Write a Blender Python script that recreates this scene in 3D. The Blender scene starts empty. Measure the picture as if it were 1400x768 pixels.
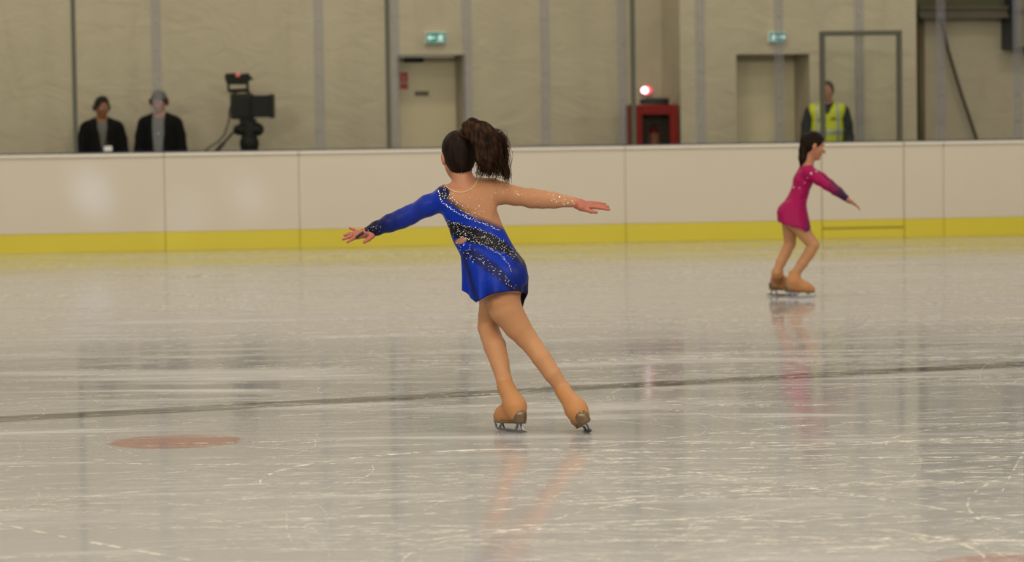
import bpy, bmesh, math, random
import numpy as np
from mathutils import Vector, Matrix
from mathutils.bvhtree import BVHTree
random.seed(7); RNG = np.random.RandomState(7)
scene = bpy.context.scene
COL = scene.collection
V3 = lambda *a: np.array(a, float)
def nrm(v):
    v = np.asarray(v, float); return v / np.linalg.norm(v)

# ------------------------------------------------------------------ camera
FPX, CAMH, HOR, SLOPE = 4000.0, 1.30, 178.0, 0.0143
pitch = math.atan((384 - HOR) / FPX); roll = math.atan(SLOPE)
CAM = V3(0, 0, CAMH)
fw = V3(0, math.cos(pitch), -math.sin(pitch)); X = V3(1, 0, 0); U0 = np.cross(X, fw)
rt = X * math.cos(roll) - U0 * math.sin(roll); up = X * math.sin(roll) + U0 * math.cos(roll)
def ray(px, py): return rt * (px - 700) / FPX + up * (384 - py) / FPX + fw
def P(px, py, d): return CAM + ray(px, py) * d
def ice(px, py):
    v = ray(px, py); return CAM + v * (-CAMH / v[2])
def proj(p):
    q = np.asarray(p) - CAM; d = q @ fw
    return 700 + FPX * (q @ rt) / d, 384 - FPX * (q @ up) / d
cd = bpy.data.cameras.new('camera'); co = bpy.data.objects.new('camera', cd); COL.objects.link(co)
m = Matrix(((rt[0], up[0], -fw[0], 0), (rt[1], up[1], -fw[1], 0), (rt[2], up[2], -fw[2], CAMH), (0, 0, 0, 1)))
co.matrix_world = m
cd.sensor_width = 36; cd.lens = FPX / 1400 * 36; cd.clip_end = 500
cd.dof.use_dof = True; cd.dof.focus_distance = 12.62; cd.dof.aperture_fstop = 3.6
scene.camera = co
vs = scene.view_settings; vs.view_transform = 'Standard'; vs.look = 'None'; vs.gamma = 1; vs.exposure = -0.17
vs.use_curve_mapping = False

# ------------------------------------------------------------------ materials
def srgb(r, g, b):
    f = lambda c: (c / 255 / 12.92) if c / 255 <= .04045 else ((c / 255 + .055) / 1.055) ** 2.4
    return (f(r), f(g), f(b), 1)
class N:
    """thin wrapper round a node tree"""
    def __init__(s, name):
        s.m = bpy.data.materials.new(name); s.m.use_nodes = True
        s.t = s.m.node_tree; s.b = s.t.nodes['Principled BSDF']; s.out = s.t.nodes['Material Output']
    def n(s, typ, **kw):
        q = s.t.nodes.new(typ)
        for k, v in kw.items(): setattr(q, k, v)
        return q
    def l(s, a, b): s.t.links.new(a, b)
    def put(s, sock, v):
        if isinstance(v, bpy.types.NodeSocket): s.l(v, sock)
        else: sock.default_value = v
    def math(s, op, a, b=0.0, c=None, clamp=False):
        q = s.n('ShaderNodeMath', operation=op); q.use_clamp = clamp
        s.put(q.inputs[0], a); s.put(q.inputs[1], b)
        if c is not None: s.put(q.inputs[2], c)
        return q.outputs[0]
    def smooth(s, v, lo, hi, a=0.0, b=1.0):
        q = s.n('ShaderNodeMapRange', interpolation_type='SMOOTHSTEP')
        s.put(q.inputs['Value'], v)
        for k, x in (('From Min', lo), ('From Max', hi), ('To Min', a), ('To Max', b)): q.inputs[k].default_value = x
        return q.outputs[0]
    def noise(s, vec, scale, detail=2, rough=.5, dist=0):
        q = s.n('ShaderNodeTexNoise'); s.put(q.inputs['Vector'], vec)
        q.inputs['Scale'].default_value = scale; q.inputs['Detail'].default_value = detail
        q.inputs['Roughness'].default_value = rough; q.inputs['Distortion'].default_value = dist
        return q.outputs['Fac']
    def mapping(s, vec, rot=(0, 0, 0), scale=(1, 1, 1), loc=(0, 0, 0)):
        q = s.n('ShaderNodeMapping'); s.put(q.inputs['Vector'], vec)
        q.inputs['Rotation'].default_value = rot; q.inputs['Scale'].default_value = scale; q.inputs['Location'].default_value = loc
        return q.outputs[0]
    def mix(s, f, a, b):
        q = s.n('ShaderNodeMix', data_type='RGBA'); s.put(q.inputs['Factor'], f)
        s.put(q.inputs['A'], a); s.put(q.inputs['B'], b) if False else None
        for k, v in ((6, a), (7, b)): s.put(q.inputs[k], v)
        return q.outputs[2]
    def pos(s): return s.n('ShaderNodeNewGeometry').outputs['Position']
    def obj(s): return s.n('ShaderNodeTexCoord').outputs['Object']
    def bump(s, h, strength=.3, dist=.01):
        q = s.n('ShaderNodeBump'); s.put(q.inputs['Height'], h)
        q.inputs['Strength'].default_value = strength; q.inputs['Distance'].default_value = dist
        s.l(q.outputs[0], s.b.inputs['Normal'])
def mat(name, c, rough=.6, metal=0.0, var=.12, scale=25, bump=0.0, spec=.5, emit=None, es=1.0):
    q = N(name); o = q.obj(); f = q.noise(o, scale, 3)
    lo = tuple(max(0, x * (1 - var)) for x in c[:3]) + (1,); hi = tuple(min(1, x * (1 + var)) for x in c[:3]) + (1,)
    q.l(q.mix(f, lo, hi), q.b.inputs['Base Color'])
    q.b.inputs['Roughness'].default_value = rough; q.b.inputs['Metallic'].default_value = metal
    q.b.inputs['Specular IOR Level'].default_value = spec
    if bump: q.bump(q.noise(o, scale * 3, 2), bump, .003)
    if emit:
        q.b.inputs['Emission Color'].default_value = emit; q.b.inputs['Emission Strength'].default_value = es
    return q.m
def vcol_mat(name, rough=.5, sheen=0.0, bump=.12, scale=220):
    q = N(name); a = q.n('ShaderNodeVertexColor', layer_name='Col')
    f = q.noise(q.obj(), 90, 2)
    q.l(q.mix(q.math('MULTIPLY', f, .18), a.outputs[0], (0, 0, 0, 1)), q.b.inputs['Base Color'])
    q.b.inputs['Roughness'].default_value = rough; q.b.inputs['Sheen Weight'].default_value = sheen
    q.b.inputs['Specular IOR Level'].default_value = .12
    q.bump(q.noise(q.obj(), scale, 2), bump, .002)
    return q.m
def glass_mat(name, tint, gl=.06, dif=0.0, dcol=(.5, .5, .55, 1)):
    q = N(name); q.t.nodes.remove(q.b)
    tr = q.n('ShaderNodeBsdfTransparent'); tr.inputs[0].default_value = tint
    g = q.n('ShaderNodeBsdfGlossy'); g.inputs['Roughness'].default_value = .03
    lw = q.n('ShaderNodeLayerWeight'); lw.inputs['Blend'].default_value = .2
    fac = q.math('MULTIPLY', lw.outputs['Fresnel'], gl * 4, clamp=True)
    s = q.n('ShaderNodeMixShader'); q.l(fac, s.inputs[0]); q.l(tr.outputs[0], s.inputs[1]); q.l(g.outputs[0], s.inputs[2])
    last = s
    if dif:
        d = q.n('ShaderNodeBsdfDiffuse')
        f = q.noise(q.pos(), 6, 3)
        q.l(q.mix(f, tuple(x * .85 for x in dcol[:3]) + (1,), dcol), d.inputs[0])
        s2 = q.n('ShaderNodeMixShader'); s2.inputs[0].default_value = dif
        q.l(s.outputs[0], s2.inputs[1]); q.l(d.outputs[0], s2.inputs[2]); last = s2
    q.l(last.outputs[0], q.out.inputs[0])
    return q.m

# ------------------------------------------------------------------ objects
def tag(o, label=None, cat=None, group=None, kind=None):
    for k, v in (('label', label), ('category', cat), ('group', group), ('kind', kind)):
        if v: o[k] = v
    return o
def mesh_obj(name, verts, faces, material, parent=None, base=None, smooth=True):
    me = bpy.data.meshes.new(name)
    verts = np.asarray(verts, float)
    b = np.zeros(3) if base is None else np.asarray(base, float)
    me.from_pydata((verts - b).tolist(), [], [list(map(int, f)) for f in faces]); me.update()
    if smooth: me.polygons.foreach_set('use_smooth', [True] * len(me.polygons))
    o = bpy.data.objects.new(name, me); COL.objects.link(o)
    if material: me.materials.append(material)
    if parent is None: o.location = b
    else: o.parent = parent
    return o
def empty(name, base):
    o = bpy.data.objects.new(name, None); COL.objects.link(o); o.location = Vector(base); o.empty_display_size = .1
    return o
class MB:
    """collects oriented boxes, tubes and prisms into one mesh"""
    def __init__(s): s.v = []; s.f = []
    def add(s, v, f):
        k = len(s.v); s.v += [tuple(x) for x in v]; s.f += [[i + k for i in q] for q in f]; return s
    def box(s, o, ax, lo, hi, bev=0.0):
        bm = bmesh.new(); bmesh.ops.create_cube(bm, size=1)
        lo = np.array(lo, float); hi = np.array(hi, float)
        for w in bm.verts:
            w.co = Vector((lo + hi) / 2 + (hi - lo) * np.array(w.co))
        if bev: bmesh.ops.bevel(bm, geom=bm.edges[:], offset=min(bev, .45 * (hi - lo).min()), segments=2, affect='EDGES', profile=.5)
        A = np.array(ax)
        vv = [np.asarray(o) + np.array(w.co) @ A for w in bm.verts]
        ff = [[q.index for q in f.verts] for f in bm.faces]
        bm.free(); return s.add(vv, ff)
    def tube(s, pts, r, n=8, cap=True):
        pts = [np.asarray(p, float) for p in pts]; m_ = len(pts)
        rr = r if hasattr(r, '__len__') else [r] * m_
        vv = []; ref = None
        for i, p in enumerate(pts):
            t = nrm(pts[min(i + 1, m_ - 1)] - pts[max(i - 1, 0)])
            if ref is None: ref = V3(0, 0, 1) if abs(t[2]) < .9 else V3(1, 0, 0)
            a = nrm(ref - t * (ref @ t)); b = np.cross(t, a); ref = a
            for j in range(n):
                w = 2 * math.pi * j / n; vv.append(p + rr[i] * (a * math.cos(w) + b * math.sin(w)))
        ff = [[i * n + j, i * n + (j + 1) % n, (i + 1) * n + (j + 1) % n, (i + 1) * n + j] for i in range(m_ - 1) for j in range(n)]
        if cap: ff += [list(range(n))[::-1], [(m_ - 1) * n + j for j in range(n)]]
        return s.add(vv, ff)
    def prism(s, o, ax, outline, t0, t1):
        A = np.array(ax); n = len(outline)
        vv = [np.asarray(o) + V3(a, t, b) @ A for t in (t0, t1) for a, b in outline]
        ff = [[i, (i + 1) % n, n + (i + 1) % n, n + i] for i in range(n)] + [list(range(n))[::-1], [n + i for i in range(n)]]
        return s.add(vv, ff)
    def build(s, name, material, parent=None, base=None, smooth=False):
        return mesh_obj(name, s.v, s.f, material, parent, base, smooth)

# ------------------------------------------------------------------ implicit bodies -> one continuous skin
def surfnets(F, org, h):
    S = F < 0
    c = np.zeros(tuple(n - 1 for n in F.shape), np.int8)
    for i in (0, 1):
        for j in (0, 1):
            for k in (0, 1):
                c += S[i:F.shape[0] - 1 + i, j:F.shape[1] - 1 + j, k:F.shape[2] - 1 + k]
    act = (c > 0) & (c < 8); idx = np.argwhere(act)
    ids = np.full(act.shape, -1, np.int64); ids[act] = np.arange(len(idx))
    acc = np.zeros((len(idx), 3)); cnt = np.zeros(len(idx))
    for ax in range(3):
        o1, o2 = [a for a in range(3) if a != ax]
        for a in (0, 1):
            for b in (0, 1):
                p0 = idx.copy(); p0[:, o1] += a; p0[:, o2] += b
                p1 = p0.copy(); p1[:, ax] += 1
                f0 = F[tuple(p0.T)]; f1 = F[tuple(p1.T)]
                ok = (f0 < 0) != (f1 < 0)
                t = np.where(ok, f0 / np.where(ok, f0 - f1, 1), 0)
                q = p0.astype(float); q[:, ax] += t
                acc[ok] += q[ok]; cnt[ok] += 1
    verts = org + h * acc / cnt[:, None]
    faces = []
    for ax in range(3):
        o1, o2 = [(1, 2), (2, 0), (0, 1)][ax]
        sl0 = [slice(None)] * 3; sl1 = [slice(None)] * 3
        sl0[ax] = slice(0, -1); sl1[ax] = slice(1, None)
        A = S[tuple(sl0)]; B = S[tuple(sl1)]
        e = np.argwhere(A != B)
        e = e[(e[:, o1] > 0) & (e[:, o2] > 0) & (e[:, o1] < F.shape[o1] - 1) & (e[:, o2] < F.shape[o2] - 1)]
        ins = A[tuple(e.T)]
        def cell(d1, d2):
            q = e.copy(); q[:, o1] += d1; q[:, o2] += d2; return ids[tuple(q.T)]
        a, b, c_, d = cell(-1, -1), cell(0, -1), cell(0, 0), cell(-1, 0)
        q = np.stack([a, b, c_, d], 1)
        q[~ins] = q[~ins][:, ::-1]
        faces.append(q)
    faces = np.concatenate(faces)
    return verts, faces[(faces >= 0).all(1)]
class Sdf:
    def __init__(s): s.ops = []
    def cone(s, a, b, ra, rb, k=.012, flat=None, sub=False):
        a = np.asarray(a, float); b = np.asarray(b, float)
        st = max(1, flat[1]) if flat else 1
        r = max(ra, rb) * st
        lo = np.minimum(a, b) - r; hi = np.maximum(a, b) + r
        ba = b - a; L = max(ba @ ba, 1e-12)
        def f(Q):
            w = Q - a; h = np.clip((w @ ba) / L, 0, 1)
            v = w - h[..., None] * ba
            if flat:
                n = nrm(flat[0]); c = v @ n; v = v + (c * (1 / flat[1] - 1))[..., None] * n
            d = np.sqrt((v * v).sum(-1)) - (ra + (rb - ra) * h)
            return d * (min(1, flat[1]) if flat else 1)
        s.ops.append((f, lo, hi, k, sub)); return s
    def path(s, pts, k=.012, flat=None):
        for (a, ra), (b, rb) in zip(pts[:-1], pts[1:]): s.cone(a, b, ra, rb, k, flat)
        return s
    def ell(s, c, r, R=None, k=.012, sub=False):
        c = np.asarray(c, float); r = np.asarray(r, float); R = np.eye(3) if R is None else np.asarray(R)  # rows = axes
        m_ = r.max()
        def f(Q):
            v = (Q - c) @ R.T
            k0 = np.sqrt(((v / r) ** 2).sum(-1)); k1 = np.sqrt(((v / r ** 2) ** 2).sum(-1))
            return k0 * (k0 - 1) / np.maximum(k1, 1e-9)
        s.ops.append((f, c - m_, c + m_, k, sub)); return s
    def mesh(s, h, inflate=0.0, cuts=(), only=None):
        ops = s.ops if only is None else only
        pos = [o for o in ops if not o[4]]
        lo = np.min([o[1] for o in pos], 0) - inflate - 4 * h; hi = np.max([o[2] for o in pos], 0) + inflate + 4 * h
        n = np.ceil((hi - lo) / h).astype(int) + 1
        big = .06
        F = np.full(n, big, np.float32)
        axs = [lo[i] + h * np.arange(n[i]) for i in range(3)]
        for f, a, b, k, sub in ops:
            pad = k + inflate + .03
            i0 = np.maximum(0, np.floor((a - pad - lo) / h).astype(int)); i1 = np.minimum(n, np.ceil((b + pad - lo) / h).astype(int) + 1)
            if (i1 <= i0).any(): continue
            sl = tuple(slice(i0[i], i1[i]) for i in range(3))
            Q = np.stack(np.meshgrid(*[axs[i][sl[i]] for i in range(3)], indexing='ij'), -1)
            d = f(Q)
            g = F[sl].astype(float)
            if sub:
                hh = np.maximum(k - np.abs(g + d), 0) / k; F[sl] = np.maximum(g, -d) + hh * hh * k * .25
            else:
                hh = np.maximum(k - np.abs(g - d), 0) / k; F[sl] = np.minimum(np.minimum(g, d) - hh * hh * k * .25, big)
        F -= inflate
        if cuts:
            near = np.argwhere(F < big)
            Q = lo + h * near
            val = F[tuple(near.T)].astype(float)
            for c in cuts: val = np.maximum(val, c(Q))
            F[tuple(near.T)] = val
        return surfnets(F.astype(np.float64), lo, h)
def plane_cut(p, n):
    p = np.asarray(p, float); n = nrm(n)
    return lambda Q: (Q - p) @ n          # keeps the side the normal points away from
def frame(fwd, upv):
    f = nrm(fwd); r = nrm(np.cross(f, upv)); u = np.cross(r, f)
    return np.array([r, f, u])             # rows: right, forward, up
def head(S, c, R, s=1.0):
    T = lambda x, y, z: np.asarray(c) + V3(x, y, z) * s @ R
    E = lambda p, r, k=.02, sub=False: S.ell(T(*p), np.array(r) * s, R, k, sub)
    E((0, -.012, .028), (.073, .092, .084))
    E((0, .03, -.03), (.058, .06, .076), .03)
    for q in (-1, 1):
        S.cone(T(q * .048, .0, -.045), T(q * .016, .066, -.092), .022 * s, .018 * s, .02)
        E((q * .038, .06, -.025), (.024, .022, .024), .015)
        E((q * .076, -.008, -.008), (.010, .018, .031), .006)
    S.cone(T(-.034, .08, .022), T(.034, .08, .022), .010 * s, .010 * s, .014)
    S.cone(T(0, .088, .008), T(0, .107, -.030), .007 * s, .012 * s, .010)
    E((0, .086, -.052), (.022, .010, .006), .006); E((0, .085, -.063), (.019, .010, .006), .006)
    for q in (-1, 1): E((q * .031, .098, .004), (.016, .014, .011), .008, True)
    return T
def eyes(parent, base, T, R, s, mats):
    for q in (-1, 1):
        bm = bmesh.new(); bmesh.ops.create_uvsphere(bm, u_segments=14, v_segments=10, radius=.0115 * s)
        c = T(q * .031, .081, .004)
        vv = [c + np.array((w.co.x, w.co.z, w.co.y)) @ R for w in bm.verts]
        ff = [[w.index for w in f.verts] for f in bm.faces]
        mi = [1 if f.calc_center_median().z > .009 * s else 0 for f in bm.faces]
        bm.free()
        o = mesh_obj('eye', vv, ff, mats[0], parent, base); o.data.materials.append(mats[1])
        for p_, i in zip(o.data.polygons, mi): p_.material_index = i
def hand(S, w, d, n, th, s=1.0, curl=.35):
    """palm + four fingers + thumb: w wrist, d pointing direction, n back-of-hand normal, th thumb side"""
    d = nrm(d); n = nrm(np.asarray(n) - d * (np.asarray(n) @ d)); t = nrm(th - d * (th @ d) - n * (th @ n))
    pc = w + d * .045 * s
    S.cone(w, w + d * .02 * s, .022 * s, .026 * s, .012, (n, .7))
    S.ell(pc, V3(.050, .039, .016) * s, np.array([d, t, n]), .012)
    for i, (o, L) in enumerate(((.029, .072), (.010, .082), (-.010, .076), (-.028, .058))):
        a = w + (d * .080 + t * o) * s
        dir1 = nrm(d + t * o * 3 - n * curl * .5); dir2 = nrm(d - n * curl * 1.6)
        b = a + dir1 * L * .5 * s; c = b + dir2 * L * .5 * s
        S.cone(a - d * .02 * s, b, .0095 * s, .0085 * s, .004); S.cone(b, c, .0085 * s, .0065 * s, .004)
    a = w + (d * .028 + t * .030) * s; b = a + nrm(d * .7 + t * .8 - n * .2) * .038 * s; c = b + nrm(d + t * .3 - n * .3) * .030 * s
    S.cone(a, b, .014 * s, .0105 * s, .008); S.cone(b, c, .0105 * s, .008 * s, .004)
def col_attr(o, cols):
    a = o.data.color_attributes.new('Col', 'FLOAT_COLOR', 'POINT')
    c = np.ones((len(o.data.vertices), 4), np.float32); c[:, :3] = cols
    a.data.foreach_set('color', c.ravel())

# ------------------------------------------------------------------ rink setting
A0 = ice(0, 347); A1 = ice(1400, 321.5)
BU = nrm(A1 - A0); BN = V3(-BU[1], BU[0], 0); BZ = V3(0, 0, 1); BAX = np.array([BU, BN, BZ])
def plane_u(px, py, o, u, n):
    v = ray(px, py); t = ((o - CAM) @ n) / (v @ n); p = CAM + v * t
    return (p - o) @ u, p[2]
bu = lambda px, py=260: plane_u(px, py, A0, BU, BN)[0]
M = {}
def board_material(name, c):
    q = N(name); p = q.pos()
    f = q.noise(p, 1.3, 4, .6)
    sc = q.smooth(q.noise(q.mapping(p, scale=(1.2, 1.2, 26)), 2.0, 4, .7), .60, .74)
    c2 = q.mix(f, tuple(x * .94 for x in c[:3]) + (1,), tuple(min(1, x * 1.03) for x in c[:3]) + (1,))
    q.l(q.mix(q.math('MULTIPLY', sc, .10), c2, (.25, .24, .24, 1)), q.b.inputs['Base Color'])
    q.b.inputs['Roughness'].default_value = .38; q.b.inputs['Specular IOR Level'].default_value = .35
    return q.m
M['board'] = board_material('board_white_plastic', (.565, .512, .415, 1))
M['kick'] = board_material('board_yellow_plastic', (.58, .49, .035, 1))
M['cap'] = board_material('cap_cream_plastic', (.70, .65, .55, 1))
M['seal'] = mat('blue_black_seal', (.03, .04, .08, 1), .5)
M['dark_steel'] = mat('dark_green_grey_steel', srgb(72, 74, 62), .5, .3)
M['frame'] = mat('galvanised_frame', (.30, .28, .25, 1), .6, .4)
M['glass'] = glass_mat('rink_glass', (.97, .98, .97, 1), .03)
M['strip'] = glass_mat('milky_acrylic', (.95, .97, 1, 1), .02, .22, (.26, .25, .262, 1))
M['bolt'] = mat('bolt_steel', (.16, .16, .17, 1), .4, .7)
M['dark_window'] = glass_mat('smoked_window', (.8, .77, .73, 1), .08)

def wall_material():
    q = N('beige_painted_wall'); p = q.pos()
    f = q.noise(p, .5, 4, .55); g = q.noise(q.mapping(p, scale=(2.2, 2.2, .5)), 1.0, 4, .6, .8)
    c = q.mix(f, (.385, .338, .248, 1), (.485, .425, .315, 1))
    c = q.mix(q.math('MULTIPLY', q.smooth(g, .5, .75), .25), c, (.30, .255, .175, 1))
    spt = q.smooth(q.noise(p, 3.2, 2), .70, .78)
    c = q.mix(q.math('MULTIPLY', spt, .3), c, (.62, .55, .43, 1))
    q.l(c, q.b.inputs['Base Color']); q.b.inputs['Roughness'].default_value = .7
    q.b.inputs['Specular IOR Level'].default_value = .2
    q.bump(q.noise(q.mapping(p, rot=(0, .5, 0), scale=(1, 1, 1.8)), 1.6, 5, .6, 1.0), .55, .06)
    return q.m
M['wall'] = wall_material()
M['door'] = mat('cream_door_paint', (.58, .51, .35, 1), .5, 0, .06, 4)
M['floor'] = mat('grey_concrete', (.25, .24, .22, 1), .8, 0, .2, 3)

# --- ice
LN0, LN1 = ice(0, 573), ice(1400, 497.5)
lu = nrm(LN1 - LN0); ln = V3(-lu[1], lu[0], 0)
SPOT = ice(240, 603.5); SPOT2 = ice(1400, 768 + 9)
RING = ice(760, 357)
def ice_material():
    q = N('scratched_ice'); p = q.pos()
    def ramp(ang, sx, sy, lo, hi, loc=(0, 0, 0), det=3, dist=0.0, rough=.55):
        return q.smooth(q.noise(q.mapping(p, rot=(0, 0, ang), scale=(sx, sy, 1), loc=loc), 1, det, rough, dist), lo, hi)
    # broad frosted bands, medium streaks, thin scratch lines at several headings
    band = ramp(.10, .28, 1.5, .50, .72, (3, 1, 0), 4, .5)
    band2 = ramp(-.25, .6, 3.2, .54, .74, (9, 4, 0), 4, .6)
    lines = None
    for i, (a, sx, sy) in enumerate(((.06, .9, 22), (-.30, .8, 26), (.42, .9, 24), (.85, .7, 26), (-.75, .8, 24), (1.35, .8, 30), (.2, 2.0, 40))):
        r = ramp(a, sx, sy, .665, .73, (i * 7.3, i * 3.1, 0), 1.5, .25)
        lines = r if lines is None else q.math('MAXIMUM', lines, r)
    dens = q.smooth(q.noise(q.mapping(p, scale=(.35, .6, 1), loc=(2, 5, 0)), 1, 3), .35, .65)
    lines = q.math('MULTIPLY', lines, q.math('ADD', .35, q.math('MULTIPLY', dens, .65)))
    frost = q.math('ADD', q.math('MULTIPLY', band, .55), q.math('MULTIPLY', band2, .45))
    frost = q.math('MAXIMUM', frost, q.math('MULTIPLY', lines, .34), clamp=True)
    base = q.mix(q.noise(p, .22, 3), (.322, .322, .323, 1), (.375, .375, .378, 1))
    # markings frozen into the ice, then a bluish patch at far left
    def dotn(v, o):
        w = q.n('ShaderNodeVectorMath', operation='SUBTRACT'); q.l(p, w.inputs[0]); w.inputs[1].default_value = tuple(o)
        d = q.n('ShaderNodeVectorMath', operation='DOT_PRODUCT'); q.l(w.outputs[0], d.inputs[0]); d.inputs[1].default_value = tuple(v)
        return d.outputs['Value']
    def dist(o):
        w = q.n('ShaderNodeVectorMath', operation='DISTANCE'); q.l(p, w.inputs[0]); w.inputs[1].default_value = tuple(o); return w.outputs['Value']
    lm = q.smooth(q.math('ABSOLUTE', dotn(ln, LN0)), .11, .17, 1, 0)
    base = q.mix(q.math('MULTIPLY', lm, .80), base, (.02, .022, .028, 1))
    for o, r in ((SPOT, .29), (SPOT2, .30)):
        sm = q.smooth(q.math('ADD', dist(o), q.math('MULTIPLY', q.noise(p, 9, 2), .06)), r, r + .04, 1, 0)
        base = q.mix(q.math('MULTIPLY', sm, .66), base, (.28, .06, .04, 1))
    rg = q.smooth(q.math('ABSOLUTE', q.math('SUBTRACT', dist(RING), 2.25)), .03, .08, 1, 0)
    base = q.mix(q.math('MULTIPLY', rg, .22), base, (.5, .22, .15, 1))
    bl = q.smooth(dist(ice(0, 372)), .35, .7, 1, 0)
    base = q.mix(q.math('MULTIPLY', bl, .5), base, (.22, .27, .30, 1))
    frost = q.math('MULTIPLY', frost, q.math('SUBTRACT', 1.0, q.math('MULTIPLY', lm, .6)))
    c = q.mix(frost, base, (.60, .59, .585, 1))
    q.l(c, q.b.inputs['Base Color'])
    q.l(q.math('ADD', .075, q.math('MULTIPLY', frost, .33)), q.b.inputs['Roughness'])
    q.b.inputs['IOR'].default_value = 1.31
    h = q.math('ADD', q.math('MULTIPLY', q.noise(q.mapping(p, scale=(1, 1, 1)), 7, 3), .5), q.math('MULTIPLY', frost, .7))
    q.bump(h, .03, .010)
    return q.m
M['ice'] = ice_material()
L0 = -14.0; L1 = 26.0
pa = A0 + BU * L0; pb = A0 + BU * L1
# ice as a grid-free slab up to the boards
sl = MB(); sl.add([(pa[0], -4, 0), (pb[0], -4, 0), (pb[0], pb[1], 0), (pa[0], pa[1], 0),
                   (pa[0], -4, -.06), (pb[0], -4, -.06), (pb[0], pb[1], -.06), (pa[0], pa[1], -.06)],
                  [[0, 1, 2, 3], [7, 6, 5, 4], [0, 4, 5, 1], [1, 5, 6, 2], [2, 6, 7, 3], [3, 7, 4, 0]])
tag(sl.build('floor_ice', M['ice']), kind='structure')
fb = MB().box(A0, BAX, (L0, 0, -.10), (L1, 6.5, -.004))
tag(fb.build('floor', M['floor']), kind='structure')

# --- skate tracks: shallow ploughed grooves of ice dust, some with painted glints
GC0 = ice(697, 590); GC1 = ice(805, 590)
def tracks():
    mb_v = []; mb_f = []; mi = []
    spots = []
    for i in range(2600):
        g = RNG.rand()
        y = 7.6 + 26 * RNG.rand() ** 1.7; half = .19 * y + .6
        x = RNG.uniform(-half, half)
        a = RNG.normal(0.03, .38) if RNG.rand() < .85 else RNG.uniform(-1.5, 1.5)
        L = RNG.uniform(.15, .9) * (1 + .04 * y) if RNG.rand() < .66 else RNG.uniform(1.5, 6.0)
        kq = RNG.normal(0, .16) if RNG.rand() < .8 else RNG.choice([-1, 1]) * RNG.uniform(.3, 1.2)
        w = RNG.uniform(.0012, .0042) * (1 + .05 * y)
        if L > 1.5: w *= 1.45
        if RNG.rand() < .05: w *= 2.5
        if abs(math.sin(a)) > .5: w *= .6
        g = g if y < 12.5 or RNG.rand() < .35 else .9
        n = max(5, int(L / .12)); ds = L / n; px, py, th = x, y, a - kq * L / 2
        k = len(mb_v); z = .0006 + .0006 * RNG.rand()
        for j in range(n + 1):
            t = j / n; ww = w * (math.sin(math.pi * t) ** .6 + .05) * (1 + .3 * RNG.randn() * .5)
            nx, ny = -math.sin(th), math.cos(th)
            mb_v += [(px + nx * ww, py + ny * ww, z), (px, py, z + ww * .16), (px - nx * ww, py - ny * ww, z)]
            px += math.cos(th) * ds; py += math.sin(th) * ds; th += kq * ds
        pts_ = np.array(mb_v[k:])
        if (((pts_ - A0) @ BN) > -.1).any() or any(np.hypot(pts_[:, 0] - c_[0], pts_[:, 1] - c_[1]).min() < .30 for c_ in (GC0, GC1, ice(1094, 407.5), ice(1072, 404.2))):
            del mb_v[k:]; continue
        for j in range(n):
            b = k + 3 * j
            mb_f += [[b + 1, b + 4, b + 3, b], [b + 2, b + 5, b + 4, b + 1]]; mi += [int(g < .45)] * 2
    mb_v = np.array(mb_v)
    o = mesh_obj('skate_track', mb_v, mb_f, None)
    q = N('ploughed_ice'); p = q.pos()
    brk = q.smooth(q.noise(p, 9, 4, .65), .38, .66)
    q.b.inputs['Base Color'].default_value = (.58, .55, .51, 1); q.b.inputs['Roughness'].default_value = .45
    q.l(q.math('MULTIPLY', brk, .55), q.b.inputs['Alpha'])
    o.data.materials.append(q.m)
    q = N('painted_glint_groove'); p = q.pos()
    brk = q.smooth(q.noise(p, 11, 4, .65), .42, .60)
    q.b.inputs['Base Color'].default_value = (.80, .76, .66, 1); q.b.inputs['Roughness'].default_value = .28  # warm pale base colour paints lamp glints into these grooves
    q.l(q.math('MULTIPLY', brk, .75), q.b.inputs['Alpha'])
    q.bump(q.noise(p, 45, 2), .8, .01)
    o.data.materials.append(q.m)
    o.data.polygons.foreach_set('material_index', mi)
    tag(o, 'white scratches and skate tracks scored all over the ice', 'skate tracks', kind='stuff')
tracks()

# --- boards
gx0, gx1 = bu(1123.5), bu(1236)
seams = [bu(-150), bu(225), bu(409), bu(640), bu(855), gx0]
names = ['white rink board panel at far left, below the two men in black jackets',
         'white rink board panel below the broadcast camera on its tripod',
         "white rink board panel behind the blue-dressed skater's left hand",
         "white rink board panel behind the blue-dressed skater's head and right hand",
         'white rink board panel below the red hose cabinet, left of the pink skater']
def board_panel(u0, u1, label, gate=False):
    t = empty('gate' if gate else 'rink_board', A0 + BU * (u0 + u1) / 2)
    b = t.location
    g = .002 if not gate else .005
    a0, a1 = u0 + g, u1 - g
    MB().box(A0, BAX, (a0, 0, .215), (a1, .05, 1.06), .004).build('panel', M['board'], t, b)
    k0 = .125 if gate else .0
    MB().box(A0, BAX, (a0, -.012, k0), (a1, .05, .213), .004).build('kick_plate', M['kick'], t, b)
    MB().box(A0, BAX, (a0, -.02, 1.062), (a1, .11, 1.10), .012).build('cap_rail', M['cap'], t, b)
    if gate:
        MB().box(A0, BAX, (a0, -.012, 0), (a1, .05, .112), .004).build('threshold', M['kick'], t, b)
    return tag(t, label, 'gate' if gate else 'rink board', None if gate else 'rink board panels')
for (u0, u1), lb in zip(zip(seams[:-1], seams[1:]), names): board_panel(u0, u1, lb)
board_panel(gx1, bu(1290), 'narrow white rink board panel just right of the gate')
board_panel(bu(1290), bu(1560), 'white rink board panel at far right, below the hanging dark cable')
gate = board_panel(gx0, gx1, 'white rink gate with tall dark steel frame, in front of man in yellow vest', True)
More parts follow.
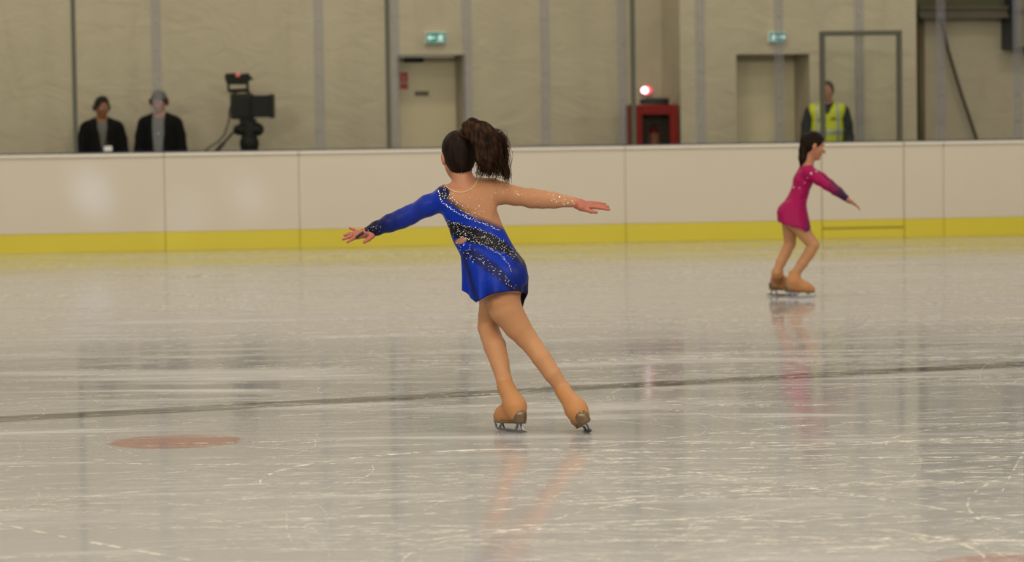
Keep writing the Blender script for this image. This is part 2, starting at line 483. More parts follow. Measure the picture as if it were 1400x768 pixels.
for a, b_ in ((L0, bu(-150)), (bu(1560), L1)):
    tag(MB().box(A0, BAX, (a, 0, 0), (b_, .06, 1.1)).build('trim_1' if a == L0 else 'trim_2', M['board']), kind='structure')
tag(MB().box(A0, BAX, (L0, .062, 0), (L1, .10, 1.05)).build('trim_3', M['frame']), kind='structure')
tag(MB().box(A0, BAX, (L0, .115, 1.04), (L1, .15, 1.118)).build('trim_4', M['seal']), kind='structure')
gb = gate.location
ZT = 3.6
zf = 2.33
for u_ in (gx0 + .032, gx1 - .032):
    MB().box(A0, BAX, (u_ - .027, .015, 1.10), (u_ + .027, .095, zf), .006).build('frame_post', M['dark_steel'], gate, gb)
MB().box(A0, BAX, (gx0 + .005, .015, zf), (gx1 - .005, .095, zf + .055), .006).build('top_rail', M['dark_steel'], gate, gb)
MB().box(A0, BAX, (gx0 + .06, .05, 1.11), (gx1 - .06, .06, zf - .002)).build('glass', M['glass'], gate, gb)
# glass, acrylic joint strips, dark steel posts
NG = .125
def pane(p0, p1, label):
    a, b_ = bu(p0, 100), bu(p1, 100)
    o = MB().box(A0, BAX, (a + .004, NG, 1.12), (b_ - .004, NG + .012, ZT)).build('glass_pane', M['glass'], None, A0 + BU * (a + b_) / 2 + V3(0, 0, 1.12))
    tag(o, label, 'glass pane', 'clear panes of rink glass')
PB = [(-130, 101, 'clear rink glass pane at far left, left of the leftmost dark steel post'),
      (101, 214, 'clear rink glass pane in front of bareheaded man in black jacket'),
      (214, 437, 'clear wide rink glass pane in front of the broadcast camera'),
      (437, 531, 'clear rink glass pane left of the dark post beside the left doorway'),
      (531, 640, 'clear rink glass pane in front of left doorway and exit sign'),
      (640, 747, "clear rink glass pane just above the blue-dressed skater's ponytail"),
      (747, 853, 'clear rink glass pane left of the dark post by the red cabinet'),
      (853, 960, 'clear rink glass pane in front of red hose cabinet and red lamp'),
      (960, 1068, 'clear rink glass pane in front of right doorway, left of its exit sign'),
      (1068, 1178, 'clear rink glass pane behind left half of the gate frame'),
      (1178, 1290, 'clear rink glass pane behind right half of the gate frame'),
      (1290, 1395, 'clear rink glass pane in front of the hanging dark cable'),
      (1395, 1560, 'clear rink glass pane at far right edge')]
for a, b_, lb in PB: pane(a, b_, lb)
ST = [(214, 'grey translucent joint strip in front of man wearing headset'),
      (437, 'grey translucent joint strip right of the broadcast camera'),
      (541, 'grey translucent joint strip beside dark post at left doorway'),
      (640, 'grey translucent joint strip at right edge of left doorway'),
      (747, 'grey translucent joint strip on bare wall between left doorway and red cabinet'),
      (853, 'grey translucent joint strip beside dark post left of the red lamp'),
      (960, 'grey translucent joint strip between red cabinet and right doorway'),
      (1068, 'grey translucent joint strip in front of right doorway, below exit sign'),
      (1178, 'grey translucent joint strip inside the gate frame'),
      (1290, 'grey translucent joint strip beside the hanging dark cable'),
      (1395, 'grey translucent joint strip at far right edge')]
for px_, lb in ST:
    u_ = bu(px_, 100)
    t = empty('joint_strip', A0 + BU * u_ + V3(0, 0, 1.12)); b = t.location
    MB().box(A0, BAX, (u_ - .056, NG - .010, 1.12), (u_ + .056, NG - .002, ZT), .003).build('strip', M['strip'], t, b)
    for z in np.arange(1.32, 3.5, .31):
        c = A0 + BU * u_ + BN * (NG - .012) + V3(0, 0, z)
        MB().tube([c - BN * .006, c + BN * .006], .016, 8).build('bolt', M['bolt'], t, b)
    tag(t, lb, 'joint strip', 'translucent glass joint strips')
for px_, lb in ((101, 'thin dark steel post left of the two men in black jackets'),
                (531, 'thin dark steel post left of the left doorway'),
                (867, 'thin dark steel post left of the red cabinet')):
    u_ = bu(px_, 100)
    t = empty('steel_post', A0 + BU * u_ + V3(0, 0, 1.1))
    MB().box(A0, BAX, (u_ - .024, .045, 1.10), (u_ + .024, .118, ZT + .05), .006).build('post', M['dark_steel'], t, t.location)
    MB().box(A0, BAX, (u_ - .05, .03, 1.10), (u_ + .05, .112, 1.113), .003).build('foot_plate', M['dark_steel'], t, t.location)
    tag(t, lb, 'post', 'dark steel posts')

# --- hall wall
W1 = P(590, 180, 34.9); W1[2] = 0
YAW = math.radians(12.5)
WU = V3(math.cos(YAW), math.sin(YAW), 0); WN = V3(-WU[1], WU[0], 0); WAX = np.array([WU, WN, BZ])
WH = 9.0
STEP, REC3 = -.8, .7
W2 = W1 + WN * STEP; W3 = W1 + WN * REC3
wu = lambda px, py=120, o=W1: plane_u(px, py, o, WU, WN)[0]
wz = lambda px, py, o=W1: plane_u(px, py, o, WU, WN)[1]
d1a, d1b, d1z = wu(543), wu(637), wz(590, 75)
cA = wu(930, 100, W2)
RD = .6
w = MB()
w.box(W1, WAX, (-14, 0, 0), (d1a, RD + .1, WH)); w.box(W1, WAX, (d1b, 0, 0), (cA + .3, RD + .1, WH))
w.box(W1, WAX, (d1a, 0, d1z), (d1b, RD + .1, WH))
tag(w.build('wall_left', M['wall']), kind='structure')
d2a, d2b, d2z = wu(1007, 120, W2), wu(1107, 120, W2), wz(1057, 74, W2)
cB = wu(1253, 100, W2)
w = MB()
w.box(W2, WAX, (cA, 0, 0), (d2a, 1.1, WH)); w.box(W2, WAX, (d2b, 0, 0), (cB, 1.1, WH)); w.box(W2, WAX, (d2a, 0, d2z), (d2b, 1.1, WH))
tag(w.build('wall_right', M['wall']), kind='structure')
tag(MB().box(W3, WAX, (cB - 1, 0, 0), (cB + 16, .2, WH)).build('wall_back', M['wall']), kind='structure')
def door(o, a, b_, z, dep, idx):
    d = MB().box(o, WAX, (a + .01, dep - .05, 0.005), (b_ - .01, dep, z - .01)).build('door_%d' % idx, M['door'], None, o + WU * (a + b_) / 2)
    tag(d, kind='structure')
    return d
D1 = door(W1, d1a, d1b, d1z, RD, 1)
D2 = door(W2, d2a, d2b, d2z, .6, 2)
bl = D1.location
dp = W1 + WN * (RD - .05)
fu = lambda px, py=120, o=dp: plane_u(px, py, o, WU, WN)
M['black'] = mat('black_plastic', (.018, .018, .018, 1), .5)
M['red_sign'] = mat('red_enamel', srgb(170, 40, 30), .45)
M['white_enamel'] = mat('white_enamel', (.75, .75, .72, 1), .4)
# door closer and handle plate belong to the door
a, za = fu(552, 82); b_, _ = fu(578, 82)
MB().box(dp, WAX, (a, -.07, za - .03), (b_, 0, za + .03), .01).build('door_closer', M['black'], D1, bl)
a, za = fu(567, 128); b_, _ = fu(586, 128)
MB().box(dp, WAX, (a, -.012, za - .028), (b_, 0, za + .028), .004).build('door_plate', mat('dark_plate', srgb(85, 78, 65), .4, .4), D1, bl)
# red safety signs on the door
a, z0 = fu(546.5, 122); b_, z1 = fu(557.5, 99)
sgn = empty('safety_sign', dp + WU * (a + b_) / 2 + V3(0, 0, z0))
zm = (z0 + z1) / 2 - .02
MB().box(dp, WAX, (a, -.006, z0), (b_, 0, zm - .006)).build('lower_plate', M['red_sign'], sgn, sgn.location)
up_ = MB().box(dp, WAX, (a, -.006, zm + .006), (b_, 0, z1)).build('upper_plate', M['red_sign'], sgn, sgn.location)
# white flame-and-extinguisher style pictogram on the upper plate
um = (a + b_) / 2
MB().box(dp, WAX, (um - .012, -.008, zm + .03), (um + .012, -.006, z1 - .05)).box(dp, WAX, (um - .02, -.008, z1 - .045), (um + .02, -.006, z1 - .035)).build('pictogram', mat('faded_pink_print', srgb(200, 120, 100), .5), up_, sgn.location)
tag(sgn, 'pair of small red square safety signs on the left door', 'sign')

# exit signs
M['exit_green'] = mat('exit_green', (.04, .22, .17, 1), .4, emit=(.05, .42, .34, 1), es=.18)
M['exit_white'] = mat('exit_white', (.7, .8, .8, 1), .4, emit=(.62, .85, .9, 1), es=.40)
def exit_sign(o, px0, px1, py0, py1, label, man_right):
    a, z0 = plane_u(px0, py1, o, WU, WN); b_, z1 = plane_u(px1, py0, o, WU, WN)
    z0, z1 = plane_u((px0 + px1) / 2, py1, o, WU, WN)[1], plane_u((px0 + px1) / 2, py0, o, WU, WN)[1]
    t = empty('exit_sign', o + WU * (a + b_) / 2 + V3(0, 0, z0)); bs = t.location
    MB().box(o, WAX, (a, -.07, z0), (b_, 0, z1), .01).build('housing', M['white_enamel'], t, bs)
    W, Hh = b_ - a, z1 - z0
    MB().box(o, WAX, (a + .008, -.074, z0 + .008), (b_ - .008, -.069, z1 - .008)).build('face', M['exit_green'], t, bs)
    k = W / 2
    mx = a + (.72 if man_right else .3) * W; ax_ = a + (.27 if man_right else .75) * W
    s = Hh / .14
    p = MB(); F_ = lambda x, z: o + WU * x + WN * -.078 + V3(0, 0, z0 + z)
    for L in ([(0, .095), (-.004, .06)], [(-.004, .062), (.018, .045), (.016, .02)], [(-.004, .062), (-.016, .035), (-.038, .03)],
              [(0, .092), (.022, .075), (.034, .085)], [(0, .092), (-.02, .08), (-.026, .06)]):
        p.tube([F_(mx + x * s, z * s) for x, z in L], .009 * s, 6)
    p.tube([F_(mx + .006 * s, .112 * s), F_(mx + .0061 * s, .1125 * s + .004)], .013 * s, 8)
    p.build('running_figure', M['exit_white'], t, bs)
    dr = 1 if not man_right else -1
    q = MB().prism(o, WAX, [(ax_ - .045 * s * dr, z0 + .06 * s), (ax_ + .01 * s * dr, z0 + .06 * s), (ax_ + .01 * s * dr, z0 + .035 * s), (ax_ + .05 * s * dr, z0 + .07 * s),
                            (ax_ + .01 * s * dr, z0 + .105 * s), (ax_ + .01 * s * dr, z0 + .08 * s), (ax_ - .045 * s * dr, z0 + .08 * s)], -.080, -.074)
    q.build('arrow', M['exit_white'], t, bs)
    tag(t, label, 'exit sign')
exit_sign(W1, 580.5, 608.5, 43.5, 60, 'green and white emergency exit sign above the left doorway', True)
exit_sign(W2, 1049, 1072, 43.5, 58.5, 'green and white emergency exit sign above the right doorway', False)

# --- red hose cabinet, lamp, cable coil
M['red'] = mat('cabinet_red', srgb(122, 22, 16), .5, spec=.2)
M['dark_in'] = mat('dark_interior', (.14, .125, .10, 1), .8)
o = W1 - WN * .795
a, z1 = plane_u(864.5, 143.5, o, WU, WN); b_, _ = plane_u(927, 143.5, o, WU, WN)
t = empty('hose_cabinet', o + WU * (a + b_) / 2); bs = t.location
zb = .84; wl = plane_u(878, 170, o, WU, WN)[0]; wr = plane_u(916, 170, o, WU, WN)[0]; wt = plane_u(897, 156.5, o, WU, WN)[1]
c = MB()
c.box(o, WAX, (a, .03, zb), (a + .02, .32, z1)); c.box(o, WAX, (b_ - .02, .03, zb), (b_, .32, z1))
c.box(o, WAX, (a, .03, z1 - .02), (b_, .32, z1)); c.box(o, WAX, (a, .03, zb), (b_, .32, zb + .02)); c.box(o, WAX, (a, .3, zb), (b_, .32, z1))
c.build('cabinet_body', M['red'], t, bs)
c = MB()
c.box(o, WAX, (a, 0, zb), (wl, .03, z1), .006); c.box(o, WAX, (wr, 0, zb), (b_, .03, z1), .006)
c.box(o, WAX, (wl, 0, wt), (wr, .03, z1), .006); c.box(o, WAX, (wl, 0, zb), (wr, .03, zb + .12), .006)
dr = c.build('door', M['red'], t, bs)
MB().box(o, WAX, (wl, .012, zb + .12), (wr, .018, wt)).build('door_window', M['dark_window'], dr, bs)
MB().box(o, WAX, (a + .02, .285, zb + .02), (b_ - .02, .298, z1 - .02)).build('back_lining', M['dark_in'], t, bs)
tag(t, 'red fire hose cabinet with dark glass door, by the wall corner', 'cabinet')
# pedestal holding it
tag(MB().box(o, WAX, (a + .05, .05, 0), (b_ - .05, .32, zb - .001), .01).build('cabinet_stand', M['dark_in']), 'dark stand carrying the red hose cabinet', 'stand')
ex = plane_u(899, 180, o, WU, WN)[0]
F_ = lambda x, n, z: o + WU * (ex + x) + WN * n + V3(0, 0, z)
z0 = zb + .021
t = empty('fire_extinguisher', F_(0, .16, z0)); bs = t.location
MB().tube([F_(0, .16, z) for z in (z0, z0 + .02, z0 + .40, z0 + .44, z0 + .47)], [.055, .06, .06, .045, .018], 14).build('cylinder', M['red'], t, bs, True)
MB().tube([F_(0, .16, z0 + .22), F_(0, .16, z0 + .38)], .0612, 14, False).build('label', mat('label_pink_white', srgb(190, 130, 115), .5), t, bs, True)
MB().box(F_(0, .16, z0 + .47), WAX, (-.03, -.02, 0), (.03, .02, .03), .005).build('valve', M['black'], t, bs)
MB().tube([F_(-.03, .14, z0 + .49), F_(-.085, .12, z0 + .44), F_(-.09, .12, z0 + .3), F_(-.08, .12, z0 + .18)], .011, 8).build('hose', mat('grey_hose', srgb(110, 105, 85), .5), t, bs, True)
tag(t, 'red extinguisher with pale label behind the glass of the red cabinet', 'fire extinguisher')
pts = []
ca, cz = plane_u(900, 141, o, WU, WN)
for i in range(60):
    th = i / 60 * 2 * math.pi * 3.4
    pts.append(o + WU * (ca + .17 * math.cos(th)) + WN * (.17 + .085 * math.sin(th)) + V3(0, 0, z1 + .013 + .010 * (i / 10)))
ck = MB().tube(pts, .013, 7)
tag(ck.build('cable_coil', M['black'], None, o + WU * ca + WN * .17 + V3(0, 0, z1), True), 'coiled black cable lying on top of the red hose cabinet', 'cable')
o2 = W1 - WN * .05
a, zc = plane_u(882, 123.5, o2, WU, WN)
t = empty('warning_lamp', o2 + WU * a + V3(0, 0, zc)); bs = t.location
MB().box(o2, WAX, (a - .06, 0, zc - .05), (a + .075, .05, zc + .05), .012).build('housing', mat('lamp_housing_beige', (.35, .28, .2, 1), .6), t, bs)
S = Sdf(); S.ell(o2 + WU * (a + .015) + V3(0, 0, zc), (.075, .045, .055), WAX)
mesh_obj('lens', *S.mesh(.008), mat('red_lens_lit', (.5, .02, .03, 1), .3, emit=(1, .10, .14, 1), es=1.3), t, bs)
S = Sdf(); S.ell(o2 + WU * (a - .012) - WN * .03 + V3(0, 0, zc), (.048, .03, .042), WAX)
mesh_obj('bulb', *S.mesh(.008), mat('white_bulb_lit', (.8, .8, .8, 1), .3, emit=(1, .86, .92, 1), es=3.0), t, bs)
tag(t, 'glowing red warning lamp on the wall above the red cabinet', 'lamp')

# --- top right: beam, box, hanging cable, dark tube as corner shade
M['beam'] = mat('dark_beam', srgb(88, 82, 66), .6)
M['olive'] = glass_mat('olive_pane', (.55, .55, .42, 1), .05, .35, (.25, .24, .16, 1))
o3 = W3 - WN * .25
a, zt = plane_u(1257, 11, o3, WU, WN); b_, _ = plane_u(1378, 11, o3, WU, WN); zl = plane_u(1318, 25, o3, WU, WN)[1]; zt = plane_u(1318, 9, o3, WU, WN)[1]
t = empty('steel_beam', o3 + WU * (a + b_) / 2 + V3(0, 0, zl)); bs = t.location
MB().box(o3, WAX, (a, 0, zl), (b_, .03, zt), .004).build('web', M['beam'], t, bs)
MB().box(o3, WAX, (a, -.05, zl), (b_, .08, zl + .03), .004).build('lower_flange', M['beam'], t, bs)
MB().box(o3, WAX, (a, -.05, zt - .03), (b_, .08, zt), .004).build('upper_flange', M['beam'], t, bs)
MB().box(o3, WAX, (a, .06, zl), (a + .05, .25, zt)).box(o3, WAX, (b_ - .05, .06, zl), (b_, .25, zt)).build('bracket', M['beam'], t, bs)
tag(t, 'dark grey steel beam across the top right above the bare wall', 'beam')
MB().box(o3, WAX, (a, .10, zt + .002), (b_, .12, zt + .7)).build('transom', M['olive'], t, bs)
a, z0 = plane_u(1379, 67, o3, WU, WN); zt2 = z0 + 1.1
t = empty('wall_cabinet', o3 + WU * (a + .3) + V3(0, 0, z0)); bs = t.location
MB().box(o3, WAX, (a + .045, -.10, z0 + .02), (a + .62, .25, zt2 - .02), .006).build('body', mat('grey_box_front', srgb(120, 112, 92), .6), t, bs)
MB().box(o3, WAX, (a, -.14, z0), (a + .045, .25, zt2), .004).box(o3, WAX, (a + .62, -.14, z0), (a + .665, .25, zt2), .004).box(o3, WAX, (a + .045, -.14, z0), (a + .62, .25, z0 + .02)).build('edge_frame', mat('blue_black_edge', (.03, .035, .05, 1), .5), t, bs)
MB().box(o3, WAX, (a + .045, -.145, z0 + .46), (a + .62, -.101, z0 + .50)).build('cross_bar', mat('grey_bar', srgb(100, 96, 90), .6), t, bs)
tag(t, 'dark-edged grey wall cabinet at the top right corner', 'wall cabinet')
pts = [(1284, 5), (1287, 25), (1291, 45), (1296, 68), (1304, 95), (1314, 128), (1325, 160), (1335, 190), (1344, 220)]
o4 = W3 - WN * .10
pw = []
for x, y in pts:
    u_, z_ = plane_u(x, y, o4, WU, WN); pw.append(o4 + WU * u_ + V3(0, 0, z_))
u_, z_ = plane_u(1350, 300, o4, WU, WN); pw.append(o4 + WU * u_ + V3(0, 0, .01))
tag(MB().tube(pw, .022, 8).build('hanging_cable', mat('dark_cable', srgb(70, 62, 48), .7), None, pw[-1], True), 'dark cable hanging slantwise down the bare wall at right', 'cable')
o5 = W3 - WN * .12
a, _ = plane_u(1259, 100, o5, WU, WN)
tag(MB().tube([o5 + WU * a + V3(0, 0, 0.0), o5 + WU * a + V3(0, 0, 2.66)], .05, 12).build('corner_shade_tube', mat('brown_corner_shade', srgb(92, 80, 52), .6), None, o5 + WU * a, True), 'brown strip standing in for shade in the wall corner right of the gate', 'shade strip')  # tube added as the dark shade of the corner gap

# ------------------------------------------------------------------ people materials
M['skin_warm'] = mat('skin_warm', (.36, .155, .085, 1), .5, 0, .06, 30, spec=.35)
M['skin_hand'] = mat('skin_reddened_hand', (.33, .105, .068, 1), .5, 0, .06, 30, spec=.3)
M['skin_brown'] = mat('skin_brown', (.22, .085, .04, 1), .5, 0, .06, 30, spec=.35)
M['skin_pale'] = mat('skin_pale', (.40, .18, .125, 1), .5, 0, .06, 30, spec=.35)
M['sclera'] = mat('eye_white', (.75, .72, .68, 1), .25); M['iris'] = mat('eye_dark', (.03, .018, .01, 1), .2)
def hair_mat(name, a, b):
    q = N(name); f = q.noise(q.mapping(q.obj(), scale=(60, 60, 8)), 1, 3)
    q.l(q.mix(q.smooth(f, .35, .75), a, b), q.b.inputs['Base Color']); q.b.inputs['Roughness'].default_value = .55
    q.b.inputs['Specular IOR Level'].default_value = .06
    q.bump(f, .3, .004); return q.m
M['hair'] = hair_mat('dark_brown_hair', (.007, .004, .003, 1), (.018, .010, .006, 1))
M['curls'] = hair_mat('brown_curls', (.008, .004, .0025, 1), (.045, .020, .009, 1))
M['hair_black'] = hair_mat('black_hair', (.012, .010, .009, 1), (.03, .025, .022, 1))
M['hair_grey'] = hair_mat('grey_brown_hair', (.05, .04, .03, 1), (.12, .10, .08, 1))
M['tights'] = mat('tan_tights', (.395, .195, .092, 1), .55, 0, .05, 200, .06, .25)
M['bootcov'] = mat('tan_boot_cover', (.375, .172, .066, 1), .55, 0, .06, 120, .08, .25)
M['heel'] = mat('bronze_heel', (.15, .098, .052, 1), .36, .5)
M['blade'] = mat('skate_blade_steel', (.20, .20, .215, 1), .3, .9)
M['stone'] = mat('crystal_stones', (.78, .78, .82, 1), .12, .35, 0)

def skate(parent, base, c, fwd, upv, k, names_):
    """one skate: ice contact c, pointing fwd, leaning along upv. Returns boot sdf helper T"""
    upv = nrm(upv); f = nrm(np.asarray(fwd) - upv * (np.asarray(fwd) @ upv)); r = np.cross(f, upv)
    R = np.array([f, -r, upv])      # x forward, y left, z up
    T = lambda x, y, z: np.asarray(c) + V3(x, y, z) * k @ R
    return T, R
def blade_parts(boot, base, T, R, k):
    o = T(0, 0, 0); A = R * k
    AX = np.array([A[0], A[1], A[2]])
    mb = MB()
    run = [(-.135, .006), (-.10, .001), (0, 0), (.09, .003), (.112, .012), (.121, .030), (.116, .036), (.104, .020), (.09, .015), (-.12, .014), (-.136, .012)]
    mb.prism(o, AX, run, -.0026, .0026)
    for x0, x1, w0 in ((.088, .060, .013), (.045, .062, .011), (-.050, -.070, .013), (-.108, -.088, .013)):
        mb.prism(o, AX, [(x0 - w0 / 2, .010), (x0 + w0 / 2, .010), (x1 + w0 / 2, .041 if x0 > 0 else .046), (x1 - w0 / 2, .041 if x0 > 0 else .046)], -.0028, .0028)
    mb.box(o, AX, (.03, -.022, .039), (.10, .022, .043), .001); mb.box(o, AX, (-.11, -.020, .044), (-.045, .020, .048), .001)
    return mb.build('blade', M['blade'], boot, base)
def sole_parts(boot, base, T, R, k):
    S = Sdf(); h = .004
    S.cone(T(-.088, 0, .060), T(-.060, 0, .064), .030 * k, .031 * k, .01); S.cone(T(-.088, 0, .085), T(-.062, 0, .085), .033 * k, .034 * k, .01)
    cut = [plane_cut(T(0, 0, .047), -R[2]), plane_cut(T(-.028, 0, .07), nrm(R[0] + .25 * R[2])), plane_cut(T(0, 0, .090), nrm(R[2] + .35 * R[0]))]
    v, f = S.mesh(h, 0, cut); mesh_obj('heel', v, f, M['heel'], boot, base)
    S = Sdf(); fl = (R[2], .35)
    S.cone(T(-.03, 0, .050), T(.03, 0, .046), .027 * k, .034 * k, .01, fl); S.cone(T(.03, 0, .046), T(.085, 0, .049), .034 * k, .028 * k, .01, fl)
    v, f = S.mesh(h, 0, [plane_cut(T(0, 0, .042), -R[2])]); mesh_obj('sole', v, f, M['heel'], boot, base)
def boot_sdf(S, T, R, k, ankle, ank_r, col_r):
    S.cone(T(-.070, 0, .092), T(-.060, 0, .12), .037 * k, .042 * k, .015)
    S.cone(T(-.055, 0, .085), T(.045, 0, .074), .034 * k, .036 * k, .02)
    S.cone(T(.045, 0, .074), T(.088, 0, .068), .036 * k, .026 * k, .015)
    S.cone(T(-.038, 0, .128), T(.045, 0, .088), .045 * k, .033 * k, .03)
    S.cone(T(-.055, 0, .12), ankle, .045 * k, col_r * 1.06, .025)

# ------------------------------------------------------------------ main skater (blue dress)
GC = ice(697, 590); GD = (GC - CAM) @ fw; MPP = GD / FPX      # metres per pixel at her distance
def G(px, py, dy=0.0): return P(px, py, GD + dy)
r_ = lambda px: px * MPP
DEP = V3(0, 1, 0)
def main_skater():
    base = GC.copy(); base[2] = 0
    body = Sdf(); torso = Sdf(); larm = Sdf(); rarm = Sdf(); legs = Sdf()
    # torso
    FL = lambda q: (DEP, q)
    torso.cone(G(640, 281), G(652, 316), r_(35), r_(31), .02, FL(.66))
    torso.cone(G(652, 316), G(664, 340), r_(31), r_(31), .02, FL(.70))
    torso.cone(G(664, 340), G(680, 374), r_(31), r_(39), .02, FL(.78))
    torso.cone(G(611, 270), G(670, 263), r_(14), r_(15), .03, FL(.9))
    torso.ell(G(624, 283, -.045), (r_(15), .022, r_(20)), None, .03); torso.ell(G(659, 279, -.045), (r_(15), .022, r_(20)), None, .03)   # shoulder blades
    torso.cone(G(633, 256), G(610, 266), r_(10), r_(11), .02); torso.cone(G(645, 254), G(670, 258), r_(10), r_(12), .02)
    torso.ell(G(668, 380, -.055), (r_(23), .055, r_(24)), None, .03); torso.ell(G(697, 378, -.055), (r_(22), .055, r_(24)), None, .03)
    # arms
    larm.path([(G(606, 273), r_(13.5)), (G(585, 281, .025), r_(12.5)), (G(560, 294, .06), r_(11)), (G(548, 299.5, .07), r_(10.8)), (G(533, 305, .085), r_(10)), (G(515, 312, .105), r_(7.5)), (G(503, 317, .115), r_(6))], .02)
    rarm.path([(G(674, 261), r_(14.5)), (G(686, 263.5, .01), r_(13)), (G(704, 267.5, .02), r_(10.8)), (G(727, 271, .03), r_(11)), (G(742, 272.5, .035), r_(10)), (G(757, 273.8, .04), r_(8.5)), (G(783, 276, .045), r_(6))], .02)
    # neck and head
    HR = frame(nrm(V3(-.22, 1, -.12)), V3(-.06, .0, 1)); HC = G(627, 213, .015); HS = .92
    nk = Sdf()
    nk.cone(G(631, 236, .0), G(638, 262, -.01), r_(14), r_(16), .02)
    T = head(nk, HC, HR, HS)
    # legs
    R1 = [(G(688, 385), r_(27)), (G(686, 405, -.005), r_(24)), (G(691, 422, 0), r_(21.5)), (G(707, 446, .015), r_(17.2)), (G(719, 461, .02), r_(14)), (G(728, 472, .015), r_(12.3)), (G(740, 489, -.005), r_(11.8)), (G(755, 511, -.015), r_(10.6)), (G(769, 531, -.01), r_(8.6))]
    L1_ = [(G(674, 388, .02), r_(22)), (G(672, 412, .09), r_(15.5)), (G(668.5, 432, .13), r_(13.6)), (G(667.5, 447, .135), r_(13.4)), (G(671, 459, .11), r_(13.2)), (G(676.5, 473, .07), r_(14.2)), (G(683.5, 497, .03), r_(11.6)), (G(689.5, 521, -.005), r_(9.0))]
    legs.path(L1_, .006); legs.path(R1, .006)
    # hands
    hs = Sdf(); q = .0031
    def fing(pts, rr, k=.004):
        hs.path([(p_, r_(x)) for p_, x in zip(pts, rr)], k)
    # left hand (spread, pointing left)
    hs.cone(G(503, 317, .115), G(499, 318.5, .118), r_(6), r_(6.5), .01)
    hs.cone(G(500, 318.5, .118), G(487, 321.5, .125), r_(6.3), r_(6), .012)
    hs.cone(G(493, 322, .10), G(489, 323.5, .11), r_(4.5), r_(3.5), .01)
    fing([G(489, 317, .145), G(484, 313.5, .16), G(478.5, 311.8, .165)], (2.6, 2.3, 1.9))
    fing([G(486, 319.5, .135), G(478, 319.5, .145), G(471, 321.5, .145)], (2.9, 2.5, 2.0))
    fing([G(486, 322, .125), G(478, 323.5, .13), G(469.5, 326.8, .13)], (2.9, 2.6, 2.1))
    fing([G(487, 324, .11), G(481, 327, .11), G(475, 331, .108)], (2.8, 2.4, 1.9))
    fing([G(505, 319.5, .095), G(509, 322.5, .08), G(504, 327, .07), G(498, 331, .068)], (4.0, 3.4, 3.0, 2.4), .006)
    # right hand (reaching right, palm down)
    hs.cone(G(783, 276, .045), G(792, 279, .045), r_(6), r_(7), .01)
    hs.cone(G(791, 279, .04), G(803, 281.5, .05), r_(7), r_(6.2), .012); hs.cone(G(794, 283, .015), G(802, 285.5, .02), r_(5.5), r_(4.5), .012)
    fing([G(804, 277.5, .075), G(815, 277.8, .085), G(827, 279.0, .09)], (3.1, 2.7, 2.1))
    fing([G(805, 279.8, .055), G(818, 281.3, .06), G(831, 282.5, .06)], (3.2, 2.8, 2.2))
    fing([G(804, 282.5, .035), G(819, 283.6, .035), G(832.5, 286.0, .03)], (3.2, 2.8, 2.2))
    fing([G(801, 286.5, .012), G(808, 289.0, .002), G(815.5, 290.0, -.004)], (3.1, 2.7, 2.2))
    fing([G(793, 280, .075), G(800, 283.5, .105), G(808, 286, .115)], (3.6, 3.0, 2.4))
    # feet (inside the boots) so that the body is one whole
    TL, RL = skate(None, None, GC, V3(-.57, .82, 0), V3(-.02, 0, 1), .92, None)
    RCc = ice(805.5, 590.5)
    TR, RR = skate(None, None, RCc, V3(-.16, 1, 0), V3(-.52, .05, .85), .92, None)
    legs.cone(G(689.5, 521, -.01), TL(-.05, 0, .12), r_(9), .030, .015); legs.cone(TL(-.05, 0, .105), TL(.06, 0, .078), .028, .022, .015)
    legs.cone(G(769, 531, -.01), TR(-.05, 0, .12), r_(8.6), .030, .015); legs.cone(TR(-.05, 0, .105), TR(.06, 0, .078), .028, .022, .015)
    body.ops = torso.ops + legs.ops + larm.ops + rarm.ops + nk.ops + hs.ops
    v, f = body.mesh(.004)
    P_ = mesh_obj('person', v, f, M['skin_warm'], None, base)
    tag(P_, 'girl skater in blue crystal-trimmed dress and tan tights, seen from behind, arms outstretched', 'person')
    P_.data.materials.append(M['skin_hand'])
    xl_, xr_ = G(513, 318)[0], G(786, 276)[0]
    for pl in P_.data.polygons:
        if not xl_ - base[0] < pl.center.x < xr_ - base[0]: pl.material_index = 1
    eyes(P_, base, T, HR, HS, (M['sclera'], M['iris']))
    # --- dress: torso and sleeves
    dr = Sdf(); dr.ops = torso.ops + larm.ops + rarm.ops
    neck_c = G(629, 236, .0); neck_r = r_(26)
    lw = nrm(G(503, 317, .115) - G(515, 312, .105)); rw = nrm(G(783, 276, .045) - G(757, 273.8, .04))
    cuts = [lambda Q: neck_r - np.sqrt((((Q - neck_c) / V3(1, 1.3, 1)) ** 2).sum(-1)),
            plane_cut(G(496, 319, .12), lw), plane_cut(G(789, 276.5, .046), nrm(rw + V3(0, 0, -.45))),
            plane_cut(G(685, 398), -BZ * 1.0)]
    cuts[3] = plane_cut(G(685, 396), V3(.2, 0, -1))
    v, f = dr.mesh(.0038, .0045, cuts)
    qx, qy = proj(v)
    yb = np.interp(qx, [560, 597, 600, 604, 610, 617, 630, 650, 668, 684, 700], [-999, -999, 256, 266, 274, 279, 288.5, 298.5, 305.5, 312.5, 319])
    isblue = (qy > yb) & ~((qx > 682) & (qy < 298))
    NUDE = np.array(srgb(196, 142, 106)[:3]) * .72; BLUE = np.array((.002, .022, .285)); NAVY = np.array((.005, .007, .04)); BLK = np.array((.006, .006, .010)); VIO = np.array((.012, .016, .16))
    cols = np.where(isblue[:, None], BLUE, NUDE)
    sm = lambda a, lo, hi: np.clip((a - lo) / (hi - lo), 0, 1)
    mixc = lambda c, t, d: c * (1 - t[:, None]) + d * t[:, None]
    # smoky shading dye at the edge of the mesh panel
    dd = yb - qy
    t = (~isblue) * sm(dd, 13, 2) * sm(qx, 662, 622) * .95
    cols = mixc(cols, t, np.array((.025, .016, .02)))
